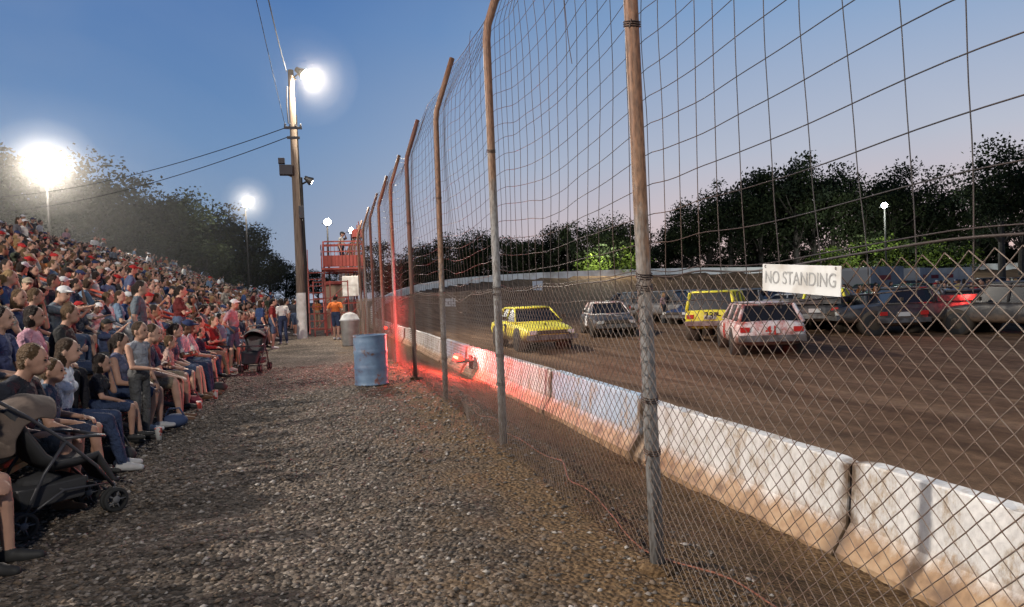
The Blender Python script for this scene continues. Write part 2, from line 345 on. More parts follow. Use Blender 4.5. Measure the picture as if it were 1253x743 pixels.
def barrier_mesh(mt,seed):
    rnd=random.Random(seed)
    prof=[(-.22,-.45),(-.22,-.28),(-.09,-.10),(-.055,.30),(-.045,.312),(.055,.312),(.065,.30),(.11,-.10),(.26,-.28),(.26,-.45)]
    ny=24; L=3.02; b=MB(); vs=[];k=len(prof)
    for j in range(ny+1):
        y=-L/2+L*j/ny; e=.02 if j in(0,ny) else 0
        for (x,z) in prof:
            q=rnd.uniform(-.0015,.0015); ch=-.025 if (z>.28 and rnd.random()<.05) else 0
            vs.append((x*(1-e*1.5)+q,y,z-(e if z>.2 else 0)+rnd.uniform(-.002,.002)+ch))
    fs=[]
    for j in range(ny):
        for i in range(k): i2=(i+1)%k; fs.append((j*k+i,j*k+i2,(j+1)*k+i2,(j+1)*k+i))
    fs+=[tuple(range(k)),tuple(ny*k+i for i in range(k-1,-1,-1))]
    b.add(vs,fs,0); return b.mesh('concrete_barrier',[mt],False)
bm=[barrier_mesh(MBW,i) for i in range(3)]+[barrier_mesh(MBB,9)]
y=.7-1.525-3.05
i=0
while y<47:
    mi=3 if i in(4,7) else i%3
    o=put(bm[mi],'concrete_barrier',(3.42+random.uniform(-.03,.03),y,random.uniform(-.02,.02)),rz=random.uniform(-.012,.012)); y+=3.05; i+=1
b=MB(); vs=[];fs=[]
idx=[k for k in range(len(wp)) if wp[k,1]>45 or wp[k,0]>60]
for n_,k in enumerate(idx):
    x,y,h=wp[k]; kk=min(k+1,len(wp)-1); t=wp[kk,:2]-wp[kk-1,:2]; t/=np.linalg.norm(t)+1e-9; nn=np.array([-t[1],t[0]])*.12
    vs+= [(x-nn[0],y-nn[1],h-.8),(x-nn[0],y-nn[1],h+.66),(x+nn[0],y+nn[1],h+.66),(x+nn[0],y+nn[1],h-.8)]
for j in range(len(idx)-1):
    for q in range(4): q2=(q+1)%4; fs.append((j*4+q,j*4+q2,j*4+4+q2,j*4+4+q))
b.add(vs,fs); b.obj('retaining_wall',[mat('wall_white',(.74,.72,.68),(.38,.33,.27),scale=.6,lo=.45,hi=.75)])
b=MB()
for (x,y,z,h) in [(11.5,62,.9,.9),(26,80,2.4,1.2)]:
    b.box((x,y,z),(1.3,.05,h)); b.box((x-.5,y+.04,z-.9),(.08,.03,1.6)); b.box((x+.5,y+.04,z-.9),(.08,.03,1.6))
b.obj('trackside_board',[mat('board_white',(.7,.7,.68))])

# ------------------------------------------------------------------ fence
FX=1.69; SP=3.17; Y0=3.31
def lean(z): return np.where(z>4.1,(z-4.1)*.33,0.)
def postmat(name,shift):
    m,nt,b=new_mat(name); b.inputs['Roughness'].default_value=.6; b.inputs['Metallic'].default_value=.1
    g=N(nt,'ShaderNodeNewGeometry'); s=N(nt,'ShaderNodeSeparateXYZ'); nt.links.new(g.outputs['Position'],s.inputs[0])
    n=N(nt,'ShaderNodeTexNoise'); n.inputs['Scale'].default_value=3; n.inputs['Detail'].default_value=9; n.inputs['Roughness'].default_value=.7
    mp=N(nt,'ShaderNodeMapping'); mp.inputs['Scale'].default_value=(4,4,1); nt.links.new(g.outputs['Position'],mp.inputs['Vector']); nt.links.new(mp.outputs[0],n.inputs['Vector'])
    a=N(nt,'ShaderNodeMath',operation='MULTIPLY_ADD'); a.inputs[1].default_value=3.0; nt.links.new(n.outputs['Fac'],a.inputs[0]); nt.links.new(s.outputs['Z'],a.inputs[2])
    mr=N(nt,'ShaderNodeMapRange'); mr.inputs[1].default_value=2.7+shift; mr.inputs[2].default_value=4.1+shift; nt.links.new(a.outputs[0],mr.inputs[0])
    rc=ramp(nt,[(0,(.22,.215,.21)),(.35,(.18,.145,.12)),(.6,(.20,.11,.06)),(1,(.17,.08,.04))]); nt.links.new(mr.outputs[0],rc.inputs['Fac'])
    n2=N(nt,'ShaderNodeTexNoise'); n2.inputs['Scale'].default_value=18; n2.inputs['Detail'].default_value=8; nt.links.new(mp.outputs[0],n2.inputs['Vector'])
    r2=ramp(nt,[(.35,(.45,.43,.41)),(.6,(1,1,1))]); nt.links.new(n2.outputs['Fac'],r2.inputs['Fac'])
    mm=N(nt,'ShaderNodeMix',data_type='RGBA',blend_type='MULTIPLY'); mm.inputs[0].default_value=1; nt.links.new(rc.outputs[0],mm.inputs[6]); nt.links.new(r2.outputs[0],mm.inputs[7])
    nt.links.new(mm.outputs[2],b.inputs['Base Color']); return m
M_post=postmat('galvanised_rusty',0); M_post2=postmat('galvanised_old',.8); M_wire=mat('fence_wire',(.15,.12,.10),(.10,.06,.04),scale=1.3,rough=.6,metal=.1); M_wire2=mat('grid_wire',(.035,.03,.03),(.08,.045,.03),scale=.9,rough=.6)
nposts=17
fence=empty('catch_fence',(0,0,0))
M_redpost=mat('rust_red_post',(.13,.055,.04),(.10,.06,.045),scale=3)
for i in range(-1,nposts):
    y=Y0+SP*i; b=MB(); lx=random.uniform(-.05,.03); ly=random.uniform(-.07,.07)
    if i==0: lx=-.03; ly=.03
    zs=[-.15,1,2,3,4.0,4.15,4.3,4.5,4.85+random.uniform(-.12,.12)]
    b.tube([(FX+lx*z/4+float(lean(z)),y+ly*z/4,z) for z in zs],.039,14,0)
    for hz in (.62,.9,1.5,1.56,2.9) if i<4 else ():
        for k in range(3):
            b.tube([(FX+lx*hz/4+.044*math.cos(a),y+ly*hz/4+.044*math.sin(a),hz+k*.012+.01*math.sin(a)) for a in np.linspace(0,6.28,14)],.003,5,1,False)
        b.tube([(FX-.04,y-.03,hz),(FX-.06,y-.05,hz+.01),(FX-.075,y-.05,hz-.04)],.003,5,1)
    b.lathe([(.10,-.05),(.11,.015),(.07,.03),(.042,.035)],Matrix.Translation((FX,y,0.0)),14,2)
    b.obj('fence_post',[M_redpost if i in(3,6) else (M_post if i in(0,2,5,8) else M_post2),M_wire2,M_gravel],True,parent=fence)
def chain(ya,yb,w,r,sides,name,wave=.014):
    nz=int(1.56/w); ny=int((yb-ya)/w)
    k=np.arange(ny)[:,None]; j=np.arange(nz+1)[None,:]
    Y=ya+(k+((j+k)%2))*w; Z=.02+j*w+0*k
    X=FX-.045+vnoise(Y,Z,.9,11)*wave*4-((j%2)*.003)+0*k
    X=X+np.clip(.25-Z,0,1)*vnoise(Y,Z*0,1.3,14)*.5
    Z2=Z+vnoise(Y,Z*2,.35,12)*.06; Y=Y+vnoise(Y,Z,1.2,13)*.03
    P=np.stack([X,Y,Z2],-1); V,F=segtubes(P[:,:-1].reshape(-1,3),P[:,1:].reshape(-1,3),r,sides)
    return put(fastmesh(name,V,F,[M_wire]),name,parent=fence)
chain(.3,9.65,.036,.0020,4,'chain_link_near'); chain(9.65,22,.036,.0017,3,'chain_link_mid'); chain(22,53,.07,.0022,3,'chain_link_far')
def gridwire():
    def pos(Y,Z):
        t=((Y-Y0)/SP)%1.0
        sag=np.sin(t*np.pi)
        span=np.floor((Y-Y0)/SP)
        amp=.07+.07*np.sin(span*2.3)
        Zn=Z-sag*(amp+.07*(Z>3))+vnoise(Y,Z,.8,21)*.17*sag+vnoise(Y,Z,2.6,25)*.035
        Yn=Y+vnoise(Y,Z,.7,22)*.26*sag+vnoise(Y,Z,2.1,24)*.06
        Xn=FX+.045+lean(Z)+vnoise(Y,Z,.6,23)*.24*sag-.03*sag
        return np.stack([Xn,Yn,Zn],-1)
    a=[];c=[]
    zs=np.arange(1.42,4.8,.07)
    for y in np.arange(.3,52,.19 ):
        p=pos(np.full_like(zs,y),zs); a.append(p[:-1]);c.append(p[1:])
    V,F=segtubes(np.concatenate(a),np.concatenate(c),.0024,4)
    put(fastmesh('mesh_verticals',V,F,[M_wire2]),'mesh_verticals',parent=fence)
    a=[];c=[]
    for z in np.arange(1.44,4.85,.155):
        ys=np.arange(.3,52,.1); p=pos(ys,np.full_like(ys,z)); a.append(p[:-1]);c.append(p[1:])
    V,F=segtubes(np.concatenate(a),np.concatenate(c),.0024,4)
    put(fastmesh('mesh_horizontals',V,F,[M_wire2]),'mesh_horizontals',parent=fence)
    a=[];c=[]
    for z in (4.78,1.57):
        ys=np.arange(.3,52,.1); p=pos(ys,np.full_like(ys,z)); p[:,0]-=.02; a.append(p[:-1]);c.append(p[1:])
    V,F=segtubes(np.concatenate(a),np.concatenate(c),.0045,5)
    put(fastmesh('tension_cable',V,F,[M_wire2]),'tension_cable',parent=fence)
    b=MB()
    for (y0,l) in [(5.0,1.5),(5.15,.9),(8.2,.7)]:
        b.tube([(FX+.25-.1*t,y0-.35*t*t,4.75-l*t+.1*math.sin(t*5)) for t in np.linspace(0,1,14)],.003,5)
    b.obj('loose_wire',[M_wire2],parent=fence)
gridwire()
b=MB(); pts=[]
for k in range(90):
    y=1.1+k*.12; x=1.83+.10*math.sin(k*.21)+.05*math.sin(k*.53); z=.05+.02*math.sin(k*.9)+max(0,.10*math.sin(k*.13+1))-max(0,(x-1.75))*.12
    pts.append((x,y,z))
b.tube(pts,.005,6); b.obj('electrical_cable',[mat('orange_cable',(.20,.075,.045),rough=.6)],True)

sg=empty('no_standing_sign',(FX-.075,2.02,1.512)); sg.rotation_euler=(R(4),0,0)
b=MB(); b.box((0,0,0),(.004,.40,.10)); b.obj('panel',[mat('sign_white',(.62,.62,.60),(.42,.38,.33),scale=9,rough=.5,lo=.45,hi=.75)],parent=sg,bev=.001)
fc=bpy.data.curves.new('t','FONT'); fc.body='NO STANDING'; fc.size=.058; fc.align_x='CENTER'; fc.align_y='CENTER'; fc.extrude=.0006
fo=bpy.data.objects.new('t',fc); COLL.objects.link(fo); bpy.context.view_layer.update()
tm=bpy.data.meshes.new_from_object(fo.evaluated_get(bpy.context.evaluated_depsgraph_get())); bpy.data.objects.remove(fo)
tm.materials.clear(); tm.materials.append(mat('sign_letters',(.30,.30,.29)))
to=bpy.data.objects.new('lettering',tm); COLL.objects.link(to); to.parent=sg; to.rotation_euler=(R(90),0,R(-90)); to.location=(-.0032,0,0)
to.scale=(.92,1.15,1)
for yy in(-.18,.18):
    b=MB(); b.tube([(.0,yy,.035),(-.006,yy,.04),(-.006,yy,.045),(.03,yy,.055)],.0015,5); b.obj('wire_tie',[M_wire2],parent=sg)

# ------------------------------------------------------------------ lights
M_lamp=mat('lamp_lens',(1,.97,.88),emit=110); M_metal=mat('lamp_housing',(.05,.05,.05),(.03,.03,.03),rough=.5,metal=.4)
M_wood=mat('pole_wood',(.10,.075,.056),(.17,.13,.10),scale=3,stretch=(9,9,.6),bump=.5,rough=.9)
M_wdark=mat('pole_dark',(.006,.005,.005),(.012,.010,.008),scale=3,stretch=(9,9,.6)); M_white=mat('white_paint',(.6,.59,.56),(.42,.40,.36),scale=4)  # near-black colour keeps these poles looking unlit beside their lamps
def point(loc,en,col=(1,.93,.82),rad=.25,spot=None,target=None):
    l=bpy.data.lights.new('floodlight_bulb','SPOT' if spot else 'POINT'); l.energy=en; l.color=col; l.shadow_soft_size=rad
    o=bpy.data.objects.new('floodlight_bulb',l); COLL.objects.link(o); o.location=loc
    if spot:
        l.spot_size=R(spot); l.spot_blend=.7
        o.rotation_euler=(Vector(target)-Vector(loc)).to_track_quat('-Z','Y').to_euler()
    return o
def flood_pole(x,y,h,aim,n=2,r=.14,z0=0,name='floodlight_pole',lens=M_lamp,lr=.22,white=False,arm=1.2,off=.25,wood=None):
    e=empty(name,(x,y,z0)); b=MB()
    b.tube([(0,0,-.5),(.02,0,h*.3),(.0,.01,h*.65),(0,0,h)],[r*1.15,r,r*.85,r*.68],12,0)
    if white: b.tube([(0,0,-.1),(.015,0,1.9)],[r*1.25,r*1.14],12,1,False)
    d=Vector((aim[0]-x,aim[1]-y,0)).normalized(); s=Vector((-d.y,d.x,0))
    b.tube([tuple(-s*arm/2+Vector((0,0,h-.3))+d*.1),tuple(s*arm/2+Vector((0,0,h-.3))+d*.1)],.045,6,0)
    b.obj('pole',[wood or M_wdark,M_white],True,parent=e)
    dd=(Vector(aim)-Vector((x,y,z0+h))).normalized()
    for k in range(n):
        p=s*((k/(max(n-1,1))-.5)*arm*.9 if n>1 else 0)+Vector((0,0,h-.1))+d*off
        q=dd.to_track_quat('Z','Y').to_matrix().to_4x4(); Mx=Matrix.Translation(p)@q
        b=MB(); b.lathe([(.02,-.25),(.1,-.24),(.13,-.1),(lr,.12),(lr,.16),(lr*.95,.16)],Mx,16,0); b.obj('housing',[M_metal],True,parent=e)
        b=MB(); b.lathe([(.001,.145+lr*.3),(lr*.5,.14+lr*.22),(lr*.92,.13)],Mx,16,0); b.obj('lens',[lens],False,parent=e)
        b=MB(); b.tube([tuple(p-Vector((0,0,.0))),tuple(p-d*(off-.1)-Vector((0,0,.2)))],.03,6); b.obj('bracket',[M_metal],parent=e)
    return e
up=flood_pole(-.70,29.3,11.0,(14,25,0),1,.165,name='utility_pole',white=True,arm=.5,off=.42,wood=M_wood,lr=.22)
b=MB(); b.box((-.35,-.1,6.9),(.5,.35,.4),0); b.tube([(0,0,6.6),(-.35,-.1,6.75)],.04,6,0); b.box((-.5,-.2,7.25),(.25,.25,.22),0)
b.box((.0,-.22,8.6),(.7,.08,.1),0); b.box((.0,-.22,8.2),(.5,.08,.1),0)
for xx in(-.3,-.1,.1,.3): b.lathe([(.03,0),(.05,.03),(.03,.06),(.05,.09),(.02,.12)],Matrix.Translation((xx,-.22,8.65)),8,0)
b.tube([(-.16,-.1,10.3),(-.2,-.1,9.6),(-.17,-.1,8.8)],.03,6,0); b.box((.18,-.05,5.2),(.2,.2,.5),0)
b.obj('transformer_and_arms',[mat('dark_grey_steel',(.05,.05,.055))],parent=up,bev=.01)
b=MB(); b.tube([(.19,.05,.0),(.19,.05,5.5),(.14,.04,9.2)],.035,6,0); b.obj('conduit',[M_metal],parent=up)
point((-.02,29.05,10.66),11500,rad=.10,spot=155,target=(14,20,0),col=(1,.90,.76))
point((-.02,29.05,10.68),2600,rad=.10,col=(1,.88,.72))
flood_pole(-.60,36,7.8,(12,40,0),1,.12,off=.4)
flood_pole(-17,52,10.9,(-3,20,4),2,.10,lr=.40,arm=.95)
flood_pole(-8,88,13.8,(10,60,0),1,.11,lr=.5)
flood_pole(1.3,80,10.6,(6,40,0),1,.12,lr=.42)
flood_pole(4.2,86,10.2,(8,40,0),1,.12,lr=.34)
point((-16.8,51.3,11.1),8500,rad=.4); point((-7.6,86.8,13.8),4000,rad=.4); point((1.5,78.8,10.5),1500,rad=.3)
# remaining lamps of the same rows: behind the stand, and back along the fence
flood_pole(-16.5,5.0,9.8,(0,8,0),3,.16,lr=.3); point((-15.9,5.0,9.6),21000,rad=.18,col=(1,.90,.79))
flood_pole(-1.3,-10.5,11.3,(10,6,0),2,.18,lr=.3); point((-.9,-10.0,11.1),8500,rad=.25,spot=92,target=(10,10,0),col=(1,.92,.80))
M_lampb=mat('lamp_lens_cool',(.75,.88,1.0),emit=60)
flood_pole(72.0,73,12,(50,50,0),1,.13,lens=M_lampb,lr=.38,z0=-.7)
point((70.8,72,10.8),5500,col=(.85,.95,.9),rad=.3)
def wire(a,c,sag,r=.018,n=24,name='power_line'):
    b=MB(); a=Vector(a);c=Vector(c); b.tube([tuple(a.lerp(c,t)-Vector((0,0,sag*4*t*(1-t)))) for t in np.linspace(0,1,n)],r,5); b.obj(name,[mat('cable_black',(.02,.02,.02))])
wire((-.85,29.2,10.9),(-1.3,-10,11.0),1.6); wire((-1.0,29.1,8.7),(-1.6,-10,11.4),.5,.01)
wire((-.8,29.2,8.7),(-24,55,9.6),.9); wire((-.8,29.2,8.3),(-24,56,8.7),.9)

# ------------------------------------------------------------------ red caution beacons
M_redl=mat('red_lens',(1,.02,.012),emit=18)
M_redc=mat('red_lens_hot',(1,.34,.16),emit=9)
def beacon(loc,en):
    e=empty('red_warning_light',loc); b=MB()
    b.box((.1,0,-.08),(.4,.6,.04)); b.box((.28,0,-.12),(.03,.3,.3)); b.obj('bracket',[M_dark],parent=e,bev=.005)
    b=MB()
    b.box((0,0,.0),(.13,.62,.11),0,taper=(.7,.92)); b.box((-.058,0,.0),(.03,.46,.05),1,taper=(1,.9))
    b.obj('lens',[M_redl,M_redc],False,parent=e,bev=.02)
    point((loc[0]-.35,loc[1]-.2,loc[2]+.38),en,col=(1,.08,.07),rad=.1)
beacon((2.95,15.0,.14),850); beacon((3.0,33,.15),150)

# ------------------------------------------------------------------ grandstand
NR=16; XB=-2.35; TR=.75; RS=.30
gs=empty('grandstand',(0,0,0))
M_plank=mat('bench_plank',(.25,.17,.085),(.17,.11,.06),scale=2,stretch=(8,.5,8),bump=.3); M_redpl=mat('red_bench_paint',(.28,.05,.03),(.20,.05,.035),scale=2)
M_steel=mat('stand_steel',(.10,.10,.10),(.16,.13,.11),scale=4)
b=MB(); b2=MB()
for i in range(NR):
    x=XB-TR*i; z=RS*i
    for y0 in np.arange(-3.0,74,4.0):
        b.box((x,y0+2,z+.42),(.27,3.98,.045),0 if i<3 else 1)
        if i>0:
            b.box((x+.36,y0+2,z-.025),(.26,3.98,.045),0); b.box((x+.62,y0+2,z-.025),(.22,3.98,.045),0)
for y0 in np.arange(-2.9,75,2.0):
    for i in range(NR):
        x=XB-TR*i; z=RS*i; b2.box((x,y0,(z+.397)/2-.1),(.06,.05,z+.397+.2),0)
    b2.tube([(XB+.3,y0+.04,.02),(XB-TR*(NR-1),y0+.04,RS*(NR-1)-.06)],.035,6,0)
b.obj('benches',[M_plank,M_redpl],parent=gs); b2.obj('frame',[M_steel],parent=gs)
AIS=[16.2,29.5,43,57]
b=MB()
for a in AIS:
    for s in(-.55,.55):
        for (i0,i1) in ((0,5),) if a<20 else ((0,3),):
            for hh,rr2 in ((1.0,.028),(.6,.018)):
                b.tube([(XB+.1-TR*i0,a+s,hh+RS*i0),(XB-TR*i1,a+s,hh+RS*i1)],rr2,8)
            for i in range(i0,i1+1,2): b.tube([(XB-TR*i,a+s,RS*i),(XB-TR*i,a+s,RS*i+1.0)],.022,6)
b.tube([(XB-TR*NR,3,RS*NR+1.0),(XB-TR*NR,74,RS*NR+1.0)],.03,6); b.tube([(XB-TR*NR,3,RS*NR+.5),(XB-TR*NR,74,RS*NR+.5)],.03,6)
for y0 in np.arange(3,75,2.5): b.tube([(XB-TR*NR,y0,-.2),(XB-TR*NR,y0,RS*NR+1.0)],.03,6)
b.obj('handrails',[M_redpl],True,parent=gs)

# ------------------------------------------------------------------ people
def build_person(name,P,voxel):
    rnd=random.Random(P.get('seed',1)); pr=[]
    seated=P.get('seated',True); pz=.55 if seated else .95
    fem=P.get('fem',False); heavy=P.get('heavy',0.); hs=P.get('hs',1.0)
    ln=R(P.get('lean',5)); hip=Vector((0,0,pz))
    Rl=Matrix.Rotation(ln,3,'Y')
    def U(x,y,z): return hip+Rl@Vector((x,y,z))
    def cap(a,c,r0,r1,l): pr.append(('c',Vector(a),Vector(c),r0,r1,l))
    def ell(c,r,l,Rm=None): pr.append(('e',Vector(c),r,Rm if Rm is not None else Matrix.Identity(3),l))
    sw=.175 if fem else .20
    ell((0,0,pz+.02),(.135+heavy*.2,.165+heavy*.2,.125),2)
    ell(U(.005+heavy*.3,0,.16),(.118+heavy*.6,.145+heavy*.5,.15),1,Rl)
    ell(U(-.01,0,.30),(.122+heavy*.3,.158+heavy*.3,.17),1,Rl)
    if fem:
        for s in(-1,1): ell(U(.075,s*.065,.28),(.06,.06,.062),1,Rl)
    cap(U(-.01,-sw+.045,.40),U(-.01,sw-.045,.40),.064,.064,1)
    ell(U(-.012,0,.435),(.07,.115,.058),1,Rl)
    cap(U(-.005,0,.44),U(.02,0,.54),.057,.054,0)
    hc=U(.04,0,.615); hy=R(P.get('hyaw',0)); hp=R(P.get('hpitch',0))-ln*.6
    Rh=Rl@Matrix.Rotation(hy,3,'Z')@Matrix.Rotation(hp,3,'Y')
    def H(x,y,z): return hc+Rh@(Vector((x,y,z))*hs)
    def he(c,r,l): ell(H(*c),tuple(q*hs for q in r),l,Rh)
    he((-.005,0,.012),(.096,.076,.108),0); he((.026,0,-.050),(.064,.056,.062),0)
    cap(H(.086,0,.0),H(.104,0,-.022),.010*hs,.014*hs,0)
    for s in(-1,1): he((-.01,s*.077,-.005),(.018,.010,.03),0)
    hair=P.get('hair','short')
    if hair!='bald':
        he((-.022,0,.034),(.094,.084,.098),3)
        he((-.05,.01,-.01),(.06,.078,.09),3)
    if hair=='long':
        he((-.055,0,-.06),(.064,.090,.14),3); cap(H(-.06,-.04,-.12),H(-.085,-.04,-.22),.05,.03,3); cap(H(-.06,.04,-.12),H(-.085,.04,-.24),.05,.03,3)
    if hair=='tail': cap(H(-.10,0,.04),H(-.13,0,0),.035,.038,3); cap(H(-.13,0,0),H(-.135,0.01,-.15),.038,.015,3)
    if hair=='bob': he((-.04,0,-.04),(.075,.094,.10),3)
    if P.get('hat'):
        he((-.006,0,.055),(.104,.088,.075),5); he((.115,0,.05),(.065,.062,.014),5)
    arm=P.get('arm','lap'); long_s=P.get('sleeve','short')
    for s in(-1,1):
        a=arm if isinstance(arm,str) else (arm[0] if s<0 else arm[1])
        sh=U(-.01,s*(sw-.01),.395)
        E,Wr={'lap':((.07,.225,.13),(.29,.12,.085)),'knees':((.20,.20,.13),(.40,.09,.13)),'cross':((.10,.225,.15),(.20,-.06,.20)),
              'raise':((.20,.20,.40),(.38,.14,.56)),'point':((.26,.20,.36),(.50,.16,.42)),'face':((.20,.14,.18),(.125,.06,.50)),
              'side':((-.02,.235,.12),(.07,.245,-.12)),'hips':((-.08,.30,.16),(.05,.19,.04)),'brow':((.16,.22,.44),(.13,.09,.62)),
              'drink':((.20,.18,.18),(.28,.07,.34)),'back':((-.12,.25,.16),(-.20,.27,-.03))}[a]
        jit=lambda q:q+rnd.uniform(-.02,.02)
        el=U(jit(E[0]),s*E[1],jit(E[2])); wr=U(jit(Wr[0]),s*Wr[1],jit(Wr[2]))
        mid=sh.lerp(el,.62)
        if long_s=='long':
            cap(sh,el,.058,.047,1); cap(el,el.lerp(wr,.9),.046,.033,1); cap(el.lerp(wr,.85),wr,.028,.025,0)
        elif long_s=='none':
            cap(sh,el,.048,.038,0); cap(el,wr,.038,.025,0)
        else:
            cap(sh,mid,.064,.060,1); cap(mid,el,.043,.038,0); cap(el,wr,.039,.025,0)
        d=(wr-el).normalized(); down=Vector((0,0,-1)) if abs(d.z)<.8 else Vector((-1,0,0))
        if a in('cross',): down=Vector((-1,0,0))
        n=(down-d*down.dot(d)).normalized(); sd=d.cross(n).normalized()
        Rm=Matrix((d,sd,n)).transposed()
        ell(wr+d*.05,(.052,.040,.017),0,Rm)
        for k,o in enumerate((-.030,-.010,.010,.030)):
            f0=wr+d*.085+sd*o; l=(.040,.047,.044,.034)[k if s>0 else 3-k]
            f1=f0+d*l*.95+n*.012; f2=f1+(d*.55+n*.8).normalized()*l*.8
            cap(f0,f1,.0095,.0088,0); cap(f1,f2,.0088,.0075,0)
        t0=wr+d*.03-sd*s*.03; t1=t0+(d*.7-sd*s*.7)*.04; t2=t1+(d*.9+n*.4).normalized()*.028
        cap(t0,t1,.0125,.010,0); cap(t1,t2,.010,.0085,0)
    leg=P.get('leg','jeans'); spread=P.get('spread',.11)
    for s in(-1,1):
        jx=rnd.uniform(-.05,.05)
        if seated:
            hpj=Vector((.0,s*.085,pz-.02)); kn=Vector((.45,s*spread,.50)); an=Vector((.46+jx*2.2,s*(spread-.01),.085))
        else:
            st=P.get('stride',0.)*s
            hpj=Vector((0,s*.085,pz-.02)); kn=Vector((.02+st*.5,s*.10,.50)); an=Vector((-.02+st,s*.115,.085))
        if leg=='jeans':
            cap(hpj,kn,.088,.064,2); cap(kn,an.lerp(kn,.05),.062,.048,2)
        else:
            cap(hpj,hpj.lerp(kn,.85),.092,.080,2); cap(hpj.lerp(kn,.8),kn,.058,.052,0)
            cap(kn,kn.lerp(an,.35),.052,.054,0); cap(kn.lerp(an,.35),an,.052,.032,0)
        toe=Vector((1,s*.18,0)).normalized()
        cap(an+Vector((-.03,0,-.042)),an+toe*.07+Vector((0,0,-.045)),.040,.042,4); cap(an+toe*.06+Vector((0,0,-.048)),an+toe*.16+Vector((0,0,-.055)),.041,.030,4)
        cap(an+Vector((0,0,-.01)),an+Vector((0,0,-.04)),.037,.04,4)
    b=MB()
    for p in pr:
        if p[0]=='c': b.capsule(p[1],p[2],p[3],p[4],10,0)
        else: b.ell(p[1],p[2],0,12,8,p[3])
    me=b.mesh(name+'_src',[]); o=bpy.data.objects.new('tmp',me); COLL.objects.link(o)
    m=o.modifiers.new('r','REMESH'); m.mode='VOXEL'; m.voxel_size=voxel; m.use_smooth_shade=True
    m=o.modifiers.new('s','SMOOTH'); m.factor=.5; m.iterations=2 if voxel<.02 else 1
    dg=bpy.context.evaluated_depsgraph_get(); ev=o.evaluated_get(dg); me2=bpy.data.meshes.new_from_object(ev,depsgraph=dg)
    bpy.data.objects.remove(o); bpy.data.meshes.remove(me)
    n=len(me2.polygons); C=np.zeros(n*3,np.float32); me2.polygons.foreach_get('center',C); C=C.reshape(-1,3).astype(float)
    best=np.full(n,1e9); lab=np.zeros(n,int)
    for p in pr:
        if p[0]=='c':
            a=np.array(p[1]);d=np.array(p[2])-a; t=np.clip(((C-a)@d)/(d@d+1e-12),0,1); q=np.linalg.norm(C-(a+t[:,None]*d),axis=1)-(p[3]+(p[4]-p[3])*t)
        else:
            Rm=np.array(p[3]); L=(C-np.array(p[1]))@Rm; rr=np.array(p[2]); k=np.linalg.norm(L/rr,axis=1); k2=np.linalg.norm(L/(rr*rr),axis=1)+1e-9; q=k*(k-1)/k2
        s=q<best; best[s]=q[s]; lab[s]=p[-1]
    b=MB(); V=np.zeros(len(me2.vertices)*3,np.float32); me2.vertices.foreach_get('co',V)
    b.v=[tuple(v) for v in V.reshape(-1,3).tolist()]; b.f=[tuple(p.vertices) for p in me2.polygons]; b.m=lab.tolist()
    for s in(-1,1):
        b.ell(H(.083,s*.030,.008),(.009*hs,.014*hs,.008*hs),6,8,6,Rh)
        b.ell(H(.088,s*.031,.027),(.006*hs,.018*hs,.004*hs),3,8,5,Rh)
    b.ell(H(.085,0,-.060),(.007*hs,.022*hs,.006*hs),7,8,6,Rh)
    bpy.data.meshes.remove(me2)
    return b.mesh(name,PM,True)

shirts=[(.50,.50,.49),(.42,.42,.43),(.02,.025,.05),(.015,.015,.018),(.20,.025,.025),(.07,.09,.16),(.18,.18,.19),(.32,.20,.22),(.03,.06,.15),(.05,.06,.04),(.28,.10,.03),(.25,.23,.19),(.09,.015,.015),(.11,.11,.12),(.13,.19,.27),(.35,.28,.11),(.02,.02,.025),(.04,.04,.05),(.55,.54,.50),(.10,.12,.14)]
def rs(): return random.choice(shirts)
def place_person(me,loc,rz,shirt=None,scale=1,name='spectator',parent=None):
    o=put(me,name,loc,rz,parent,scale=scale); o.color=c4(shirt or rs()); return o

near=[
 (4.75,0,dict(lean=20,hair='short',arm='knees',leg='shorts',hyaw=5),(.06,.07,.09),1.0,-8),
 (6.05,0,dict(lean=18,hair='short',arm='knees',heavy=.06,leg='shorts',hyaw=5),(.02,.022,.03),1.03,-5),
 (6.62,0,dict(lean=4,hair='short',arm='lap',leg='shorts',hs=1.15,hyaw=-10),(.05,.08,.12),.78,5),
 (7.15,0,dict(lean=8,fem=True,hair='long',arm='back',leg='jeans',hyaw=0),(.62,.64,.68),.98,0),
 (8.02,0,dict(lean=3,fem=True,hair='bob',arm=('lap','face'),leg='shorts',hs=1.2),(.02,.02,.025),.70,5),
 (9.15,0,dict(lean=2,fem=True,hair='tail',arm='lap',leg='shorts',sleeve='none'),(.09,.10,.16),.93,0),
 (10.1,0,dict(lean=15,hair='short',arm='knees',leg='shorts',heavy=.04,hyaw=-8),(.025,.038,.07),1.05,-3),
 (10.85,0,dict(lean=6,fem=True,hair='long',arm='cross',leg='shorts',sleeve='none'),(.25,.05,.06),.95,8),
 (11.4,0,dict(lean=4,hair='short',arm='lap',leg='shorts',hs=1.15),(.4,.28,.24),.75,8),
 (12.0,0,dict(lean=10,fem=True,hair='tail',arm='lap',leg='shorts'),(.12,.12,.15),.97,0),
 (12.7,0,dict(lean=14,hair='short',hat=True,arm='cross',leg='jeans'),(.55,.55,.55),1.04,-4),
 (13.4,0,dict(lean=12,hair='short',arm='knees',leg='shorts'),(.5,.48,.46),1.0,4),
 (8.75,1,dict(lean=2,fem=True,hair='bob',arm='lap',leg='jeans',heavy=.03),(.45,.25,.30),1.0,0),
 (7.9,1,dict(lean=4,hair='short',arm='lap',leg='jeans'),(.06,.07,.14),1.0,-8),
 (9.6,1,dict(lean=10,hair='short',arm='cross',leg='jeans',heavy=.05),(.03,.03,.03),1.03,4)]
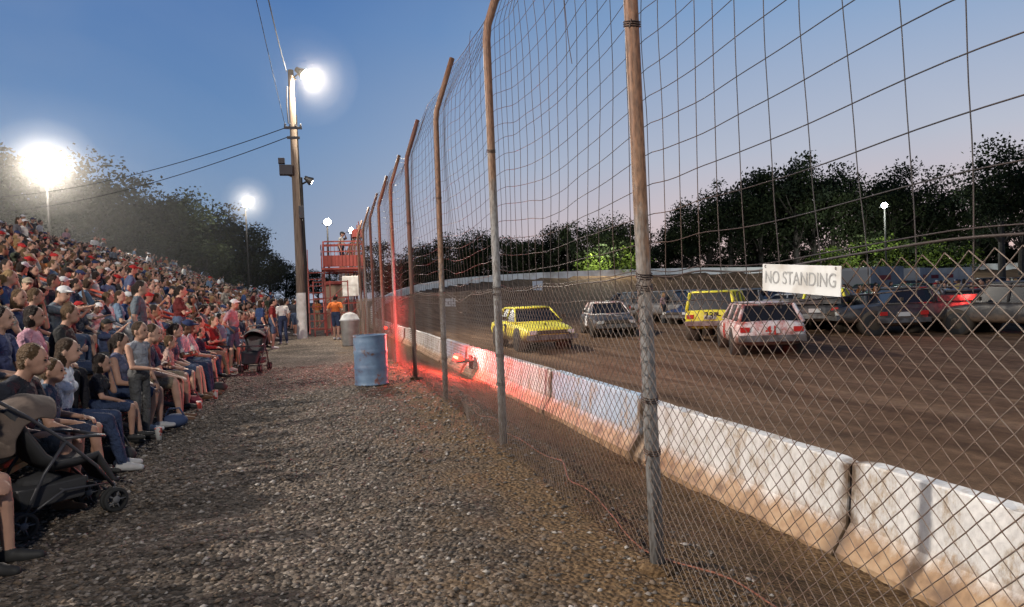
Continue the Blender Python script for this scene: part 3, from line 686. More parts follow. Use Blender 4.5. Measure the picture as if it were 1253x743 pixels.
for k,(y,row,P,sh,s,yaw) in enumerate(near):
    P['seed']=k+2; me=build_person('spectator',P,.0095)
    z=RS*row; zz=z+.443*(1-s)
    place_person(me,(XB-TR*row+(.10 if s<.9 else 0),y,zz),R(yaw),sh,s)
me=build_person('boy',dict(seated=False,lean=2,hair='short',arm=('lap','side'),leg='jeans',sleeve='none',hs=1.12,seed=77),.0095)
place_person(me,(-2.0,8.62,0),R(-25),(.26,.27,.29),.80)

mids=[];fars=[];stands=[]
arms=['lap','knees','cross','lap',('lap','face'),('raise','lap'),('drink','lap'),('lap','brow')]
for k in range(14):
    P=dict(seed=100+k,lean=random.uniform(-3,20),fem=k%2==0,hair=('long','short','bob','short','tail','short')[k%6],arm=arms[k%8],leg=('jeans','shorts')[k%2 if k<6 else (k+1)%2],
        sleeve=('short','short','none','long')[k%4],hat=(k%4==1),heavy=random.choice([0,.03,.08]),hyaw=random.uniform(-45,45),hpitch=random.uniform(-8,12))
    mids.append(build_person('spectator_mid',P,.016)); fars.append(build_person('spectator_far',P,.03))
for k in range(6):
    P=dict(seated=False,seed=200+k,lean=3,fem=k%2==0,hair=('long','short','tail')[k%3],arm=('side','hips','cross','side',('side','brow'),'side')[k],leg=('jeans','shorts')[k%2],hat=(k%3==1),heavy=random.choice([0,.04]),stride=(0,.12,0,.2,0,0)[k])
    stands.append(build_person('standing_person',P,.02))
print('people meshes',time.time()-T0)
crowd=empty('spectator_crowd',(0,0,0)); cnt=0
for y in (-1.4,-.8,-.2,.4,1.0,1.6,2.2,2.75,3.3,3.9): place_person(random.choice(mids),(XB,y,0),random.uniform(-.3,.3),None,1.0,parent=crowd)
for y in (4.4,5.0,5.6,6.2,6.8,7.3): place_person(random.choice(mids),(XB-TR,y,RS),random.uniform(-.3,.3),None,1.0,parent=crowd)
for row in range(NR):
    x=XB-TR*row; y=14.0 if row==0 else max(-1.0,-x*.3)
    if row==1: y=10.2
    while y<72:
        y+=random.uniform(.44,.66)
        if random.random()<.07: y+=random.uniform(.3,1.0)
        if any(abs(y-a)<.6 for a in AIS[:1] if row<6) or any(abs(y-a)<.6 for a in AIS[1:] if row<4): continue
        if row==NR-1 and random.random()<.35: continue
        d=math.hypot(x,y); sc_=random.choice([1,1,.98,.96,1.05,.92,.75]); z=RS*row; xx=x+random.uniform(-.05,.07)
        if random.random()<(.03 if row<NR-1 else .35):
            place_person(random.choice(stands),(x+.36,y,z),random.uniform(-.6,.5),None,.98,parent=crowd)
        else:
            place_person(random.choice(mids if d<17 and y>(-x)*2.2 else fars),(xx,y,z+.443*(1-sc_)),random.uniform(-.65,.55),None,sc_,parent=crowd)
        cnt+=1
print('crowd',cnt,time.time()-T0)
for (x,y,s,rz) in [(-1.5,24,1,0),(-1.75,22.2,.98,.5),(-1.3,26.5,1,2),(-1.1,33,1,1),(-1.9,31,1,.2),(-1.6,36,1,0),(-.1,38,1,1.5),(-1.8,27.8,.8,.1),(-1.4,40,1,.4),(-.2,43,1,1)]:
    place_person(random.choice(stands),(x,y,0),rz,None,s)
place_person(stands[1],(.62,27.6,0),1.2,(.50,.13,.03),1.04,name='race_official')

# ------------------------------------------------------------------ strollers
M_fab=mat('stroller_fabric',(.095,.070,.056),(.06,.045,.037),scale=8,bump=.4,bscale=12); M_fr=mat('stroller_frame',(.04,.04,.045),rough=.4); M_ty=mat('rubber',(.02,.02,.02),rough=.8); M_rim=mat('grey_plastic',(.10,.10,.105))
M_fab2=mat('stroller_lining',(.03,.03,.032))
def stroller(loc,rz,fab=M_fab):
    e=empty('baby_stroller',loc,rz)
    b=MB()
    def wheel(x,y,r=.09):
        for dy in(-.026,.026):
            M=Matrix.Translation((x,y+dy,r))@Matrix.Rotation(R(90),4,'X')
            b.lathe([(r*.74,-.012),(r*.93,-.014),(r,-.007),(r,.007),(r*.93,.014),(r*.74,.012)],M,20,0)
            b.lathe([(.001,-.012),(r*.25,-.012),(r*.3,-.004)],M,10,1); b.lathe([(.001,.012),(r*.25,.012),(r*.3,.004)],M,10,1)
            for k in range(5):
                a=k*1.2566; b.tube([tuple(M@Vector((0,0,0))),tuple(M@Vector((r*.78*math.cos(a),r*.78*math.sin(a),0)))],.006,5,1)
    for s in(-1,1): wheel(-.27,s*.26); wheel(.36,s*.20)
    b.obj('wheels',[M_ty,M_rim],True,parent=e)
    b=MB()
    for s in(-1,1):
        y=.25*s
        b.tube([(.36,.20*s,.19),(.22,y,.38),(0,y,.62),(-.22,y,.82),(-.42,y*.95,.98),(-.47,y*.85,1.0)],.012,8)
        b.tube([(-.27,y,.10),(-.12,y,.40),(.03,y,.60)],.012,8); b.tube([(-.27,y,.12),(.0,y,.26),(.36,.20*s,.22)],.009,8)
        b.tube([(.36,.20*s,.22),(.36,.20*s,.10)],.013,8); b.tube([(.0,y,.62),(.22,y*1.02,.60),(.30,y*.9,.58)],.012,8)
    b.tube([(-.47,-.21,1.0),(-.485,-.1,1.01),(-.485,.1,1.01),(-.47,.21,1.0)],.018,8); b.tube([(-.27,-.26,.10),(-.27,.26,.10)],.010,8); b.tube([(.30,-.22,.58),(.30,.22,.58)],.016,8)
    b.tube([(.0,-.25,.26),(.0,.25,.26)],.01,8)
    b.obj('frame',[M_fr],True,parent=e)
    b=MB(); rows=[(-.30,.86,.20),(-.22,.66,.22),(-.10,.46,.22),(-.02,.39,.22),(.12,.385,.22),(.26,.40,.21),(.31,.34,.19),(.37,.22,.17),(.42,.20,.16)]
    vs=[];n=len(rows)
    for j,(x,z,w) in enumerate(rows):
        for t in(-1,-.6,0,.6,1): vs.append((x,t*w,z+ (.05 if abs(t)==1 and 0<j<6 else 0)-.01*(1-abs(t))))
    fs=[(j*5+k,j*5+k+1,j*5+6+k,j*5+5+k) for j in range(n-1) for k in range(4)]
    b.add(vs,fs,0); o=b.obj('seat',[M_fab2],True,parent=e); m=o.modifiers.new('t','SOLIDIFY'); m.thickness=.03
    b=MB(); vs=[];na,nb=13,9
    for i in range(na):
        a=R(-12+i*(135/(na-1)))
        for j in range(nb):
            t=-1+2*j/(nb-1); c=math.cos(t*1.25)**.55
            r=.34*c; scal=(1-.05*(i%3==1)-.03*(i%3==2))
            vs.append((-.12-math.cos(a)*r*scal*.9,t*.255,.60+math.sin(a)*r*scal*1.02))
    fs=[(i*nb+j,i*nb+j+1,(i+1)*nb+j+1,(i+1)*nb+j) for i in range(na-1) for j in range(nb-1)]
    b.add(vs,fs,0); o=b.obj('canopy',[fab],True,parent=e); m=o.modifiers.new('t','SOLIDIFY'); m.thickness=.008; m=o.modifiers.new('s','SUBSURF'); m.levels=1; m.render_levels=1
    b=MB(); b.box((-.04,0,.24),(.40,.38,.14),0,taper=(1.12,1.08)); b.ell((-.05,.0,.31),(.14,.13,.06),0); b.obj('storage_basket',[M_fab2],parent=e,bev=.03)
    b=MB(); b.box((-.45,.0,.86),(.10,.3,.16),0,taper=(1.2,1.05)); b.obj('handle_bag',[fab],parent=e,bev=.03)
    return e
stroller((-1.93,5.62,0.0),R(42))
stroller((-1.45,16.4,0.0),R(-100),mat('stroller_fabric_dark',(.04,.038,.042)))
b=MB()
for (x,y,s,mi) in [(-1.95,7.4,.14,0),(-1.8,9.4,.12,1),(-1.9,11.1,.13,2),(-1.75,12.9,.12,0)]:
    b.ell((x,y,s*.7),(s*1.3,s,s*.75),mi,12,8); b.tube([(x-s,y,s),(x-s*.5,y,s*2),(x+s*.5,y,s*2),(x+s,y,s)],.012,6,mi)
b.obj('carry_bag',[mat('bag_black',(.03,.03,.03)),mat('bag_blue',(.04,.06,.12)),mat('bag_red',(.16,.03,.04))],True)
b=MB()
for (x,y) in [(-2.02,7.75),(-1.8,8.5),(-1.7,10.6),(-1.65,11.8)]: b.lathe([(.001,.0),(.03,.0),(.042,.13),(.045,.135),(.001,.137)],Matrix.Translation((x,y,0.02)),12)
b.obj('drink_cup',[mat('cup',(.6,.6,.58),(.5,.08,.06),scale=12,lo=.5,hi=.52)],True)

# ------------------------------------------------------------------ drum, bin, red tower
def drum(loc):
    H=.88;r=.292; pr=[(.001,.02),(r*.96,.02),(r,.0),(r+.006,.01),(r,.025)]
    for k in range(1,24):
        z=.025+k*(H-.05)/24; q=.012 if abs(z-.30)<.022 or abs(z-.59)<.022 else 0; q+=.003*math.sin(z*60) if z<.25 or z>.65 else 0
        pr.append((r+q,z))
    pr+=[(r,H-.02),(r+.008,H-.01),(r+.006,H),(r-.01,H),(r-.012,H-.3),(.001,H-.32)]
    e=empty('steel_drum',loc); b=MB(); b.lathe(pr,None,32)
    for i,v in enumerate(b.v):
        a=math.atan2(v[1],v[0]); dd=1-.05*math.exp(-((a-2.6)**2)/.2-((v[2]-.45)**2)/.03); b.v[i]=(v[0]*dd,v[1]*dd,v[2])
    m,nt,bs=new_mat('drum_paint'); bs.inputs['Roughness'].default_value=.5; tc=N(nt,'ShaderNodeTexCoord'); n=N(nt,'ShaderNodeTexNoise'); n.inputs['Scale'].default_value=2.4; n.inputs['Detail'].default_value=7; n.inputs['Roughness'].default_value=.65
    nt.links.new(tc.outputs['Object'],n.inputs['Vector']); r_=ramp(nt,[(.35,(.07,.035,.025)),(.40,(.07,.105,.17)),(.52,(.09,.145,.22)),(.60,(.13,.185,.26)),(.65,(.18,.07,.05))]); nt.links.new(n.outputs['Fac'],r_.inputs['Fac']); nt.links.new(r_.outputs[0],bs.inputs['Base Color'])
    b.obj('shell',[m],True,parent=e)
drum((.85,12.4,0))
e=empty('trash_can',(.98,23.5,0)); b=MB(); b.lathe([(.001,0),(.27,0),(.31,.82),(.34,.83),(.34,.87),(.31,.88),(.25,1.02),(.12,1.10),(.001,1.12)],None,24); b.obj('body_and_lid',[mat('can_grey',(.36,.37,.37),(.26,.26,.25),scale=5)],True,parent=e)
M_red=mat('red_steel_paint',(.21,.035,.028),(.12,.035,.028),scale=3,rough=.7); M_redb=mat('red_booth_board',(.17,.035,.028),(.23,.05,.04),scale=2)
e=empty('flag_stand_tower',(1.05,32.5,0))
b=MB()
for x in(-.75,.95):
    for y in(-1.2,1.2): b.box((x,y,2.0),(.07,.07,4.3),0)
for z in(1.4,2.85,4.15):
    for y in(-1.2,1.2): b.box((.10,y,z),(1.63,.05,.06),0)
    for x in(-.75,.95): b.box((x,0,z-.003),(.05,2.33,.06),0)
b.tube([(-.7,-1.22,.1),(.9,-1.22,1.4)],.022,6,0); b.tube([(.9,-1.22,.1),(-.7,-1.22,1.4)],.022,6,0); b.tube([(-.7,-1.22,1.5),(.9,-1.22,2.8)],.022,6,0); b.tube([(-.78,-1.2,1.5),(-.78,1.2,2.8)],.022,6,0)
b.box((.10,0,2.95),(1.9,2.7,.08),1)
b.box((.10,-1.3,3.28),(1.8,.03,.5),1); b.box((-.85,0,3.28),(.03,2.5,.5),1)
for z in(3.7,4.0):
    b.box((.10,-1.3,z),(1.8,.04,.05),1); b.box((-.85,0,z),(.04,2.5,.05),1)
for k in range(12): b.box((-.75+k*.155,-1.335,3.58),(.025,.025,.95),0)
for k in range(3): b.tube([(.75+k*.1,-1.0+k*.4,4.1),(.75+k*.1,-1.0+k*.4,4.9+.2*(k%2))],.025,6,0)
b.box((.8,-.4,4.55),(.5,.9,.35),1)
for k in range(9): b.box((-1.15,-1.0+k*.28,.33+k*.32),(.6,.24,.04),0)
for xx in(-1.47,-.83): b.tube([(xx,-1.2,.1),(xx,1.5,3.1)],.03,6,0); b.tube([(xx,-1.2,1.0),(xx,1.5,4.0)],.022,6,0)
b.obj('structure',[M_red,M_redb],parent=e)
b=MB(); b.box((.35,-1.0,2.15),(.7,.6,.9),0); b.obj('white_equipment_cabinet',[M_white],parent=e,bev=.02)
place_person(stands[4],(1.1,32.2,2.99),-.4,(.3,.3,.3),1,name='flagman')
e=empty('red_gate',(-.05,30.6,0)); b=MB()
for x in(-.15,.55,1.3): b.box((x,0,1.2),(.05,.05,2.4),0)
for z in(.3,1.0,1.65,2.35): b.box((.57,.002,z),(1.5,.035,.045),0)
b.tube([(-.12,.0,.35),(.5,.0,.95)],.018,6); b.tube([(.58,0,1.05),(1.27,0,1.6)],.018,6)
b.obj('frame',[M_red],parent=e)
e=empty('ticket_shed',(.9,41,0)); b=MB(); b.box((0,0,1.2),(1.0,3.2,2.4),0); b.box((-.03,0,2.5),(1.3,3.5,.12),1); b.box((-.51,.3,1.5),(.03,1.2,.7),2); b.obj('walls',[mat('shed_tan',(.25,.19,.13),(.2,.155,.11)),M_red,M_dark],parent=e)

# ------------------------------------------------------------------ vehicles
M_glass=mat('car_glass_dark',(.010,.011,.013),rough=.25,spec=.4); M_chrome=mat('bumper_metal',(.16,.16,.16),(.07,.06,.055),scale=5,rough=.45,metal=.5); M_tail=mat('tail_lamp',(.35,.02,.015),rough=.3); M_head=mat('head_lamp',(.45,.45,.43),rough=.2)
M_mud=(.11,.075,.052)
def paint(name,col,col2=None):
    m,nt,b=new_mat(name); b.inputs['Roughness'].default_value=.45; b.inputs['Specular IOR Level'].default_value=.35
    tc=N(nt,'ShaderNodeTexCoord'); n=N(nt,'ShaderNodeTexNoise'); n.inputs['Scale'].default_value=2.6; n.inputs['Detail'].default_value=9; n.inputs['Roughness'].default_value=.7; nt.links.new(tc.outputs['Object'],n.inputs['Vector'])
    s=N(nt,'ShaderNodeSeparateXYZ'); nt.links.new(tc.outputs['Object'],s.inputs[0])
    r_=ramp(nt,[(.45,col),(.62,col2 or tuple(c*.6 for c in col))]); nt.links.new(n.outputs['Fac'],r_.inputs['Fac'])
    a=N(nt,'ShaderNodeMath',operation='MULTIPLY_ADD'); a.inputs[1].default_value=-.9; nt.links.new(n.outputs['Fac'],a.inputs[0]); nt.links.new(s.outputs['Z'],a.inputs[2])
    mr=N(nt,'ShaderNodeMapRange'); mr.inputs[1].default_value=.25; mr.inputs[2].default_value=-.02; mr.inputs[4].default_value=.9; nt.links.new(a.outputs[0],mr.inputs[0])
    mx=N(nt,'ShaderNodeMix',data_type='RGBA'); nt.links.new(mr.outputs[0],mx.inputs[0]); nt.links.new(r_.outputs[0],mx.inputs[6]); mx.inputs[7].default_value=c4(M_mud)
    nt.links.new(mx.outputs[2],b.inputs['Base Color'])
    n2=N(nt,'ShaderNodeTexNoise'); n2.inputs['Scale'].default_value=3.2; nt.links.new(tc.outputs['Object'],n2.inputs['Vector'])
    bp=N(nt,'ShaderNodeBump'); bp.inputs['Strength'].default_value=.6; bp.inputs['Distance'].default_value=.08; nt.links.new(n2.outputs['Fac'],bp.inputs['Height']); nt.links.new(bp.outputs['Normal'],b.inputs['Normal'])
    return m
TXT={}
def text_mesh(s,mt):
    k=(s,mt.name)
    if k in TXT: return TXT[k]
    fc=bpy.data.curves.new('t','FONT'); fc.body=s; fc.size=.62; fc.align_x='CENTER'; fc.align_y='CENTER'; fc.extrude=.004; fc.offset=.012
    fo=bpy.data.objects.new('t',fc); COLL.objects.link(fo); bpy.context.view_layer.update()
    tm=bpy.data.meshes.new_from_object(fo.evaluated_get(bpy.context.evaluated_depsgraph_get())); bpy.data.objects.remove(fo)
    tm.materials.clear(); tm.materials.append(mt); TXT[k]=tm; return tm
CM={}
def car_parts(kind,pm,roofm):
    key=(kind,pm.name,roofm.name)
    if key in CM: return CM[key]
    L={'sedan':2.35,'wagon':2.35,'suv':2.2,'pickup':2.5}[kind]; tall={'sedan':0,'wagon':.02,'suv':.14,'pickup':.16}[kind]
    parts=[]
    st=[(L,.40,.62,.72),(L-.08,.32,.72,.82),(L-.5,.27,.80,.87),(1.15,.25,.88,.885),(.8,.25,.93,.885),(0,.25,.93,.885),(-1.1,.25,.94,.885),(-1.7,.26,.94,.88),(-L+.12,.30,.90,.85),(-L,.40,.80,.79)]
    if kind in('wagon','suv'): st[-1]=(-L,.38,.90,.83); st[-2]=(-L+.1,.3,.95,.865)
    b=MB(); vs=[]
    for (x,zb,zt,h) in st:
        zb+=tall;zt+=tall
        half=[(0,zb),(h*.88,zb),(h,zb+.12),(h*1.01,(zb+zt)/2),(h*.985,zt-.09),(h*.9,zt-.01),(h*.45,zt+.02),(0,zt+.025)]
        ring=half+[(-y,z) for y,z in half[-2:0:-1]]
        vs+=[(x,y,z) for y,z in ring]
    k=len(ring); n=len(st); fs=[]
    for j in range(n-1):
        for i in range(k): i2=(i+1)%k; fs.append((j*k+i,j*k+i2,(j+1)*k+i2,(j+1)*k+i))
    fs+=[tuple(range(k-1,-1,-1)),tuple((n-1)*k+i for i in range(k))]
    b.add(vs,fs,0); parts.append(('body',b.mesh('body',[pm],True),1))
    bx0,bx1,rx0,rx1={'sedan':(1.05,-1.45,.35,-.95),'wagon':(1.05,-2.25,.35,-2.0),'suv':(.95,-2.12,.45,-1.98),'pickup':(1.0,-.65,.45,-.55)}[kind]
    zb=.93+tall; zr=1.36+tall*1.4+(.12 if kind=='suv' else 0)
    bw,rw=.80,.62 if kind!='suv' else .68
    b=MB(); q=.012
    b.add([(bx0-q,-bw+q,zb),(bx0-q,bw-q,zb),(bx1+q,bw-q,zb),(bx1+q,-bw+q,zb),(rx0-q,-rw+q,zr),(rx0-q,rw-q,zr),(rx1+q,rw-q,zr),(rx1+q,-rw+q,zr)],[(0,3,2,1),(4,5,6,7),(0,1,5,4),(1,2,6,5),(2,3,7,6),(3,0,4,7)],0)
    parts.append(('windows',b.mesh('windows',[M_glass]),0))
    b=MB(); 
    b.box(((rx0+rx1)/2,0,zr+.02),(abs(rx0-rx1)+.10,rw*2+.06,.055),0,taper=(.9,.88))
    for s in(-1,1):
        b.tube([(bx0,s*bw,zb-.03),(rx0,s*rw,zr)],.03,6,0); b.tube([(bx1,s*bw,zb-.03),(rx1,s*rw,zr)],.055,6,0)
        mids_=[ -.15] if kind in('sedan','pickup') else [-.15,-1.2]
        if kind=='pickup': mids_=[]
        for mxx in mids_: b.tube([(mxx,s*(bw-.002),zb-.03),(mxx-.05,s*rw,zr)],.035,6,0)
        b.tube([(bx0,s*bw,zb-.02),(bx1,s*bw,zb-.02)],.028,6,0)
    b.tube([(bx0,-bw,zb-.02),(bx0,bw,zb-.02)],.028,6,0); b.tube([(bx1,-bw,zb-.02),(bx1,bw,zb-.02)],.03,6,0)
    parts.append(('roof_and_pillars',b.mesh('roof_and_pillars',[roofm],True),0))
    if kind=='pickup':
        b=MB(); b.box((-1.55,0,.95+tall),(1.6,1.45,.04),0); 
        parts.append(('bed_floor',b.mesh('bed_floor',[M_dark]),0))
        b=MB()
        for s in(-1,1): b.box((-1.58,s*.83,1.03+tall),(1.75,.07,.2),0)
        b.box((-2.42,0,1.03+tall),(.06,1.59,.2),0); parts.append(('bed_sides',b.mesh('bed_sides',[pm]),0))
    b=MB(); wr=.33+tall*.35
    for x in(1.38,-1.38):
        for s in(-1,1):
            M=Matrix.Translation((x,s*.80,wr))@Matrix.Rotation(R(90),4,'X')
            b.lathe([(.19,-.10),(wr*.94,-.105),(wr,-.08),(wr,.08),(wr*.94,.105),(.19,.10)],M,24,0)
            b.lathe([(.001,-.07),(.07,-.085),(.10,-.06),(.2,-.09)],M,16,1); b.lathe([(.001,.07),(.07,.085),(.10,.06),(.2,.09)],M,16,1)
            Ma=Matrix.Translation((x,s*.70,wr+.03))@Matrix.Rotation(R(90),4,'X')
            b.lathe([(.001,-.195),(wr+.07,-.195),(wr+.07,.195),(.001,.195)],Ma,24,2)
    parts.append(('wheels',b.mesh('wheels',[M_ty,M_chrome,M_dark],True),0))
    b=MB(); b.box((L+.03,0,.47+tall),(.12,1.66,.15),0); b.box((-L-.03,0,.50+tall),(.12,1.66,.16),0)
    b.box((L-.015,0,.63+tall),(.06,.95,.11),1)
    for s in(-1,1):
        b.box((L-.01,s*.62,.63+tall),(.06,.22,.12),2); b.box((-L-.002,s*.66,.73+tall),(.05,.24,.13),3)
        b.box((.55,s*1.04,1.06+tall),(.08,.14,.11),1); b.tube([(.6,s*.9,1.0+tall),(.6,s*1.02,1.03+tall)],.02,6,1)
    b.box((-L-.005,0,.70+tall),(.03,.4,.14),2)
    b.tube([(L+.02,-.6,.5+tall),(L+.14,-.5,.6+tall),(L+.14,.5,.6+tall),(L+.02,.6,.5+tall)],.03,6,1)
    parts.append(('bumpers_and_lamps',b.mesh('bumpers_and_lamps',[M_chrome,M_dark,M_head,M_tail]),0))
    CM[key]=parts; return parts
def car(kind,pm,loc,heading,num=None,roofm=None,ncol=None,name='race_car'):
    e=empty(name,(loc[0],loc[1],loc[2] if len(loc)>2 else tz(loc[0],loc[1])-.01),R(heading))
    for n_,me,sub in car_parts(kind,pm,roofm or pm): put(me,n_,parent=e,sub=sub)
    if num:
        tm=text_mesh(num,ncol or M_numk)
        for s in(-1,1):
            o=bpy.data.objects.new('door_number',tm); COLL.objects.link(o); o.parent=e; o.location=(0,s*.892,.60); o.rotation_euler=(R(90),0,R(180) if s>0 else 0); 
        o=bpy.data.objects.new('hood_number',tm); COLL.objects.link(o); o.parent=e; o.location=(1.6,0,.875 if kind in('sedan','wagon') else 1.03); o.rotation_euler=(0,R(7),R(90)); o.scale=(1.1,1.1,1)
        o=bpy.data.objects.new('tail_number',tm); COLL.objects.link(o); o.parent=e; o.location=(-2.38,.0,.72 if kind!='suv' else .9); o.rotation_euler=(R(90),0,R(-90)); o.scale=(.5,.5,1)
    return e
M_numk=mat('number_black',(.02,.02,.02)); M_numw=mat('number_white',(.6,.6,.6)); M_numr=mat('number_red',(.4,.03,.02))
yel=paint('yellow_paint',(.66,.62,.04),(.50,.44,.04)); wht=paint('white_car_paint',(.56,.56,.54),(.33,.07,.05)); blk=paint('black_car_paint',(.022,.022,.025),(.06,.055,.05)); gry=paint('grey_car_paint',(.13,.13,.135)); blu=paint('blue_car_paint',(.03,.05,.12)); red=paint('red_car_paint',(.20,.03,.02)); slv=paint('silver_car_paint',(.30,.31,.32)); grn=paint('green_car_paint',(.03,.08,.045)); tan=paint('tan_car_paint',(.25,.19,.12))
car('sedan',yel,(7.0,22.6),-90,'7')
car('sedan',blk,(11.9,27.2),-104,'08',ncol=M_numw,roofm=wht)
car('wagon',wht,(12.25,17.25),64,'41',ncol=M_numr)
car('suv',yel,(14.1,21.9),48,'23',roofm=yel)
car('pickup',blk,(19.0,22.2),40,roofm=yel,name='parked_pickup_truck'); car('suv',blk,(17.5,25.5),-130,roofm=gry)
# foreground row of the pit area, individually placed
for kd,pm,bearing,dist,hd in [('pickup',gry,40.0,31.5,15),('sedan',blk,43.6,28.5,70),('pickup',blk,45.6,27.5,160),('wagon',tan,46.9,34,30),('suv',blk,52.3,27,100),('sedan',yel,52.0,38,10),('wagon',slv,37.5,34,140),('pickup',grn,34.5,36,60),('sedan',blu,31.5,37,200),('suv',gry,29,38,-60),('pickup',blk,54.5,30,45)]:
    x=dist*math.sin(R(bearing)); y=dist*math.cos(R(bearing)); car(kd,pm,(x,y),hd,name='parked_car' if kd!='pickup' else 'parked_pickup_truck')
pk=[('pickup',blk),('pickup',gry),('sedan',blu),('sedan',wht),('wagon',slv),('sedan',tan),('suv',blk),('pickup',grn),('sedan',gry),('suv',gry),('sedan',yel),('wagon',blu),('sedan',red)]
rr_=random.Random(11); k=0; placed=[]
tries=0
while k<44 and tries<4000:
    tries+=1
    bearing=rr_.uniform(24,56); dist=40+rr_.random()**.8*32
    x=dist*math.sin(R(bearing)); y=dist*math.cos(R(bearing))
    if x<17 or any(math.hypot(x-a,y-c)<4.6 for a,c in placed): continue
    placed.append((x,y)); kd,pm=pk[(k*5)%len(pk)]; k+=1
    car(kd,pm,(x,y),rr_.uniform(0,360),name='parked_car' if kd!='pickup' else 'parked_pickup_truck')
def trailer(x,y,h,L=7,col=(.28,.29,.30)):
    e=empty('box_trailer',(x,y,tz(x,y)),R(h)); b=MB(); b.box((0,0,1.65),(L,2.4,2.3),0); b.box((-L/2-.02,0,1.6),(.03,2.1,2.0),1); b.box((0,0,.45),(L*.95,1.0,.14),2)
    for xx in(-.6,.35):
        for s in(-1,1):
            M=Matrix.Translation((xx-1,s*1.08,.40))@Matrix.Rotation(R(90),4,'X'); b.lathe([(.001,-.12),(.22,-.12),(.4,-.1),(.4,.1),(.22,.12),(.001,.12)],M,18,2)
    for xx in np.arange(-L/2+.6,L/2,.6): b.box((xx,-1.205,1.65),(.04,.02,2.2),1); b.box((xx,1.205,1.65),(.04,.02,2.2),1)
    b.box((.9,-1.215,1.5),(.9,.03,1.7),1); b.box((0,-1.21,2.0),(L*.5,.025,.35),3)
    b.tube([(L/2,0,.5),(L/2+1.2,0,.5)],.06,6,2)
    b.obj('body',[mat('trailer_paint',col,tuple(c*.7 for c in col),scale=1.2),mat('trailer_door',tuple(c*.7 for c in col)),M_dark,mat('trailer_stripe',(.2,.03,.03))],parent=e,bev=.03)
trailer(52,50,35,6); trailer(60,43,30,6,(.12,.13,.16)); trailer(44,58,50,5.5,(.32,.32,.32)); trailer(66,40,60,5,(.15,.15,.16)); trailer(40,42,20,5,(.22,.23,.24)); trailer(58,54,-10,8,(.35,.35,.34))
x,y=31*math.sin(R(49.3)),31*math.cos(R(49.3))
tr=car('sedan',blk,(x,y),43,name='tow_car')
b=MB()
for s in(-1,1): 
    for j in range(3): b.box((-2.40,s*(.25+.19*j),.80),(.05,.13,.14),0)
b.obj('brake_lamps',[M_redl],parent=tr,bev=.02); point((x-2.6,y-2.6,.85),110,col=(1,.06,.05),rad=.1)
inf=empty('pit_crowd',(0,0,0)); rp=random.Random(3)
for k in range(150):
    bearing=rp.uniform(25,55); dist=rp.uniform(36,62) if k%8 else rp.uniform(30,36)
    x=dist*math.sin(R(bearing)); y=dist*math.cos(R(bearing))
    if x<17: continue
    place_person(rp.choice(stands),(x,y,tz(x,y)),rp.uniform(0,6.28),rp.choice(shirts[2:]),rp.uniform(.92,1.05),name='crew_member',parent=inf)
b=MB(); b.lathe([(.001,0),(.24,0),(.26,.1),(.20,.75),(.16,.8),(.001,.82)],Matrix.Translation((13.3,9.7,-.42)),16); b.obj('track_marker_barrel',[M_white],True)

# ------------------------------------------------------------------ trees
def leafmat(name,c1,c2,tr=.3):
    m,nt,b=new_mat(name); b.inputs['Roughness'].default_value=.8; b.inputs['Specular IOR Level'].default_value=.1
    g=N(nt,'ShaderNodeNewGeometry'); n=N(nt,'ShaderNodeTexNoise'); n.inputs['Scale'].default_value=.45; n.inputs['Detail'].default_value=5; nt.links.new(g.outputs['Position'],n.inputs['Vector'])
    r_=ramp(nt,[(.35,c1),(.65,c2)]); nt.links.new(n.outputs['Fac'],r_.inputs['Fac']); nt.links.new(r_.outputs[0],b.inputs['Base Color'])
    t=N(nt,'ShaderNodeBsdfTranslucent'); nt.links.new(r_.outputs[0],t.inputs['Color']); mx=N(nt,'ShaderNodeMixShader'); mx.inputs[0].default_value=tr
    nt.links.new(b.outputs[0],mx.inputs[1]); nt.links.new(t.outputs[0],mx.inputs[2]); nt.links.new(mx.outputs[0],nt.nodes['Material Output'].inputs['Surface']); return m
ML1=leafmat('leaves',(.020,.028,.013),(.036,.046,.020)); ML2=leafmat('leaves_dark',(.012,.018,.011),(.022,.029,.016)); ML3=leafmat('leaves_bright',(.08,.12,.025),(.14,.19,.035),.45)
M_bark=mat('bark',(.03,.025,.021),(.05,.043,.037),scale=4,bump=.5)
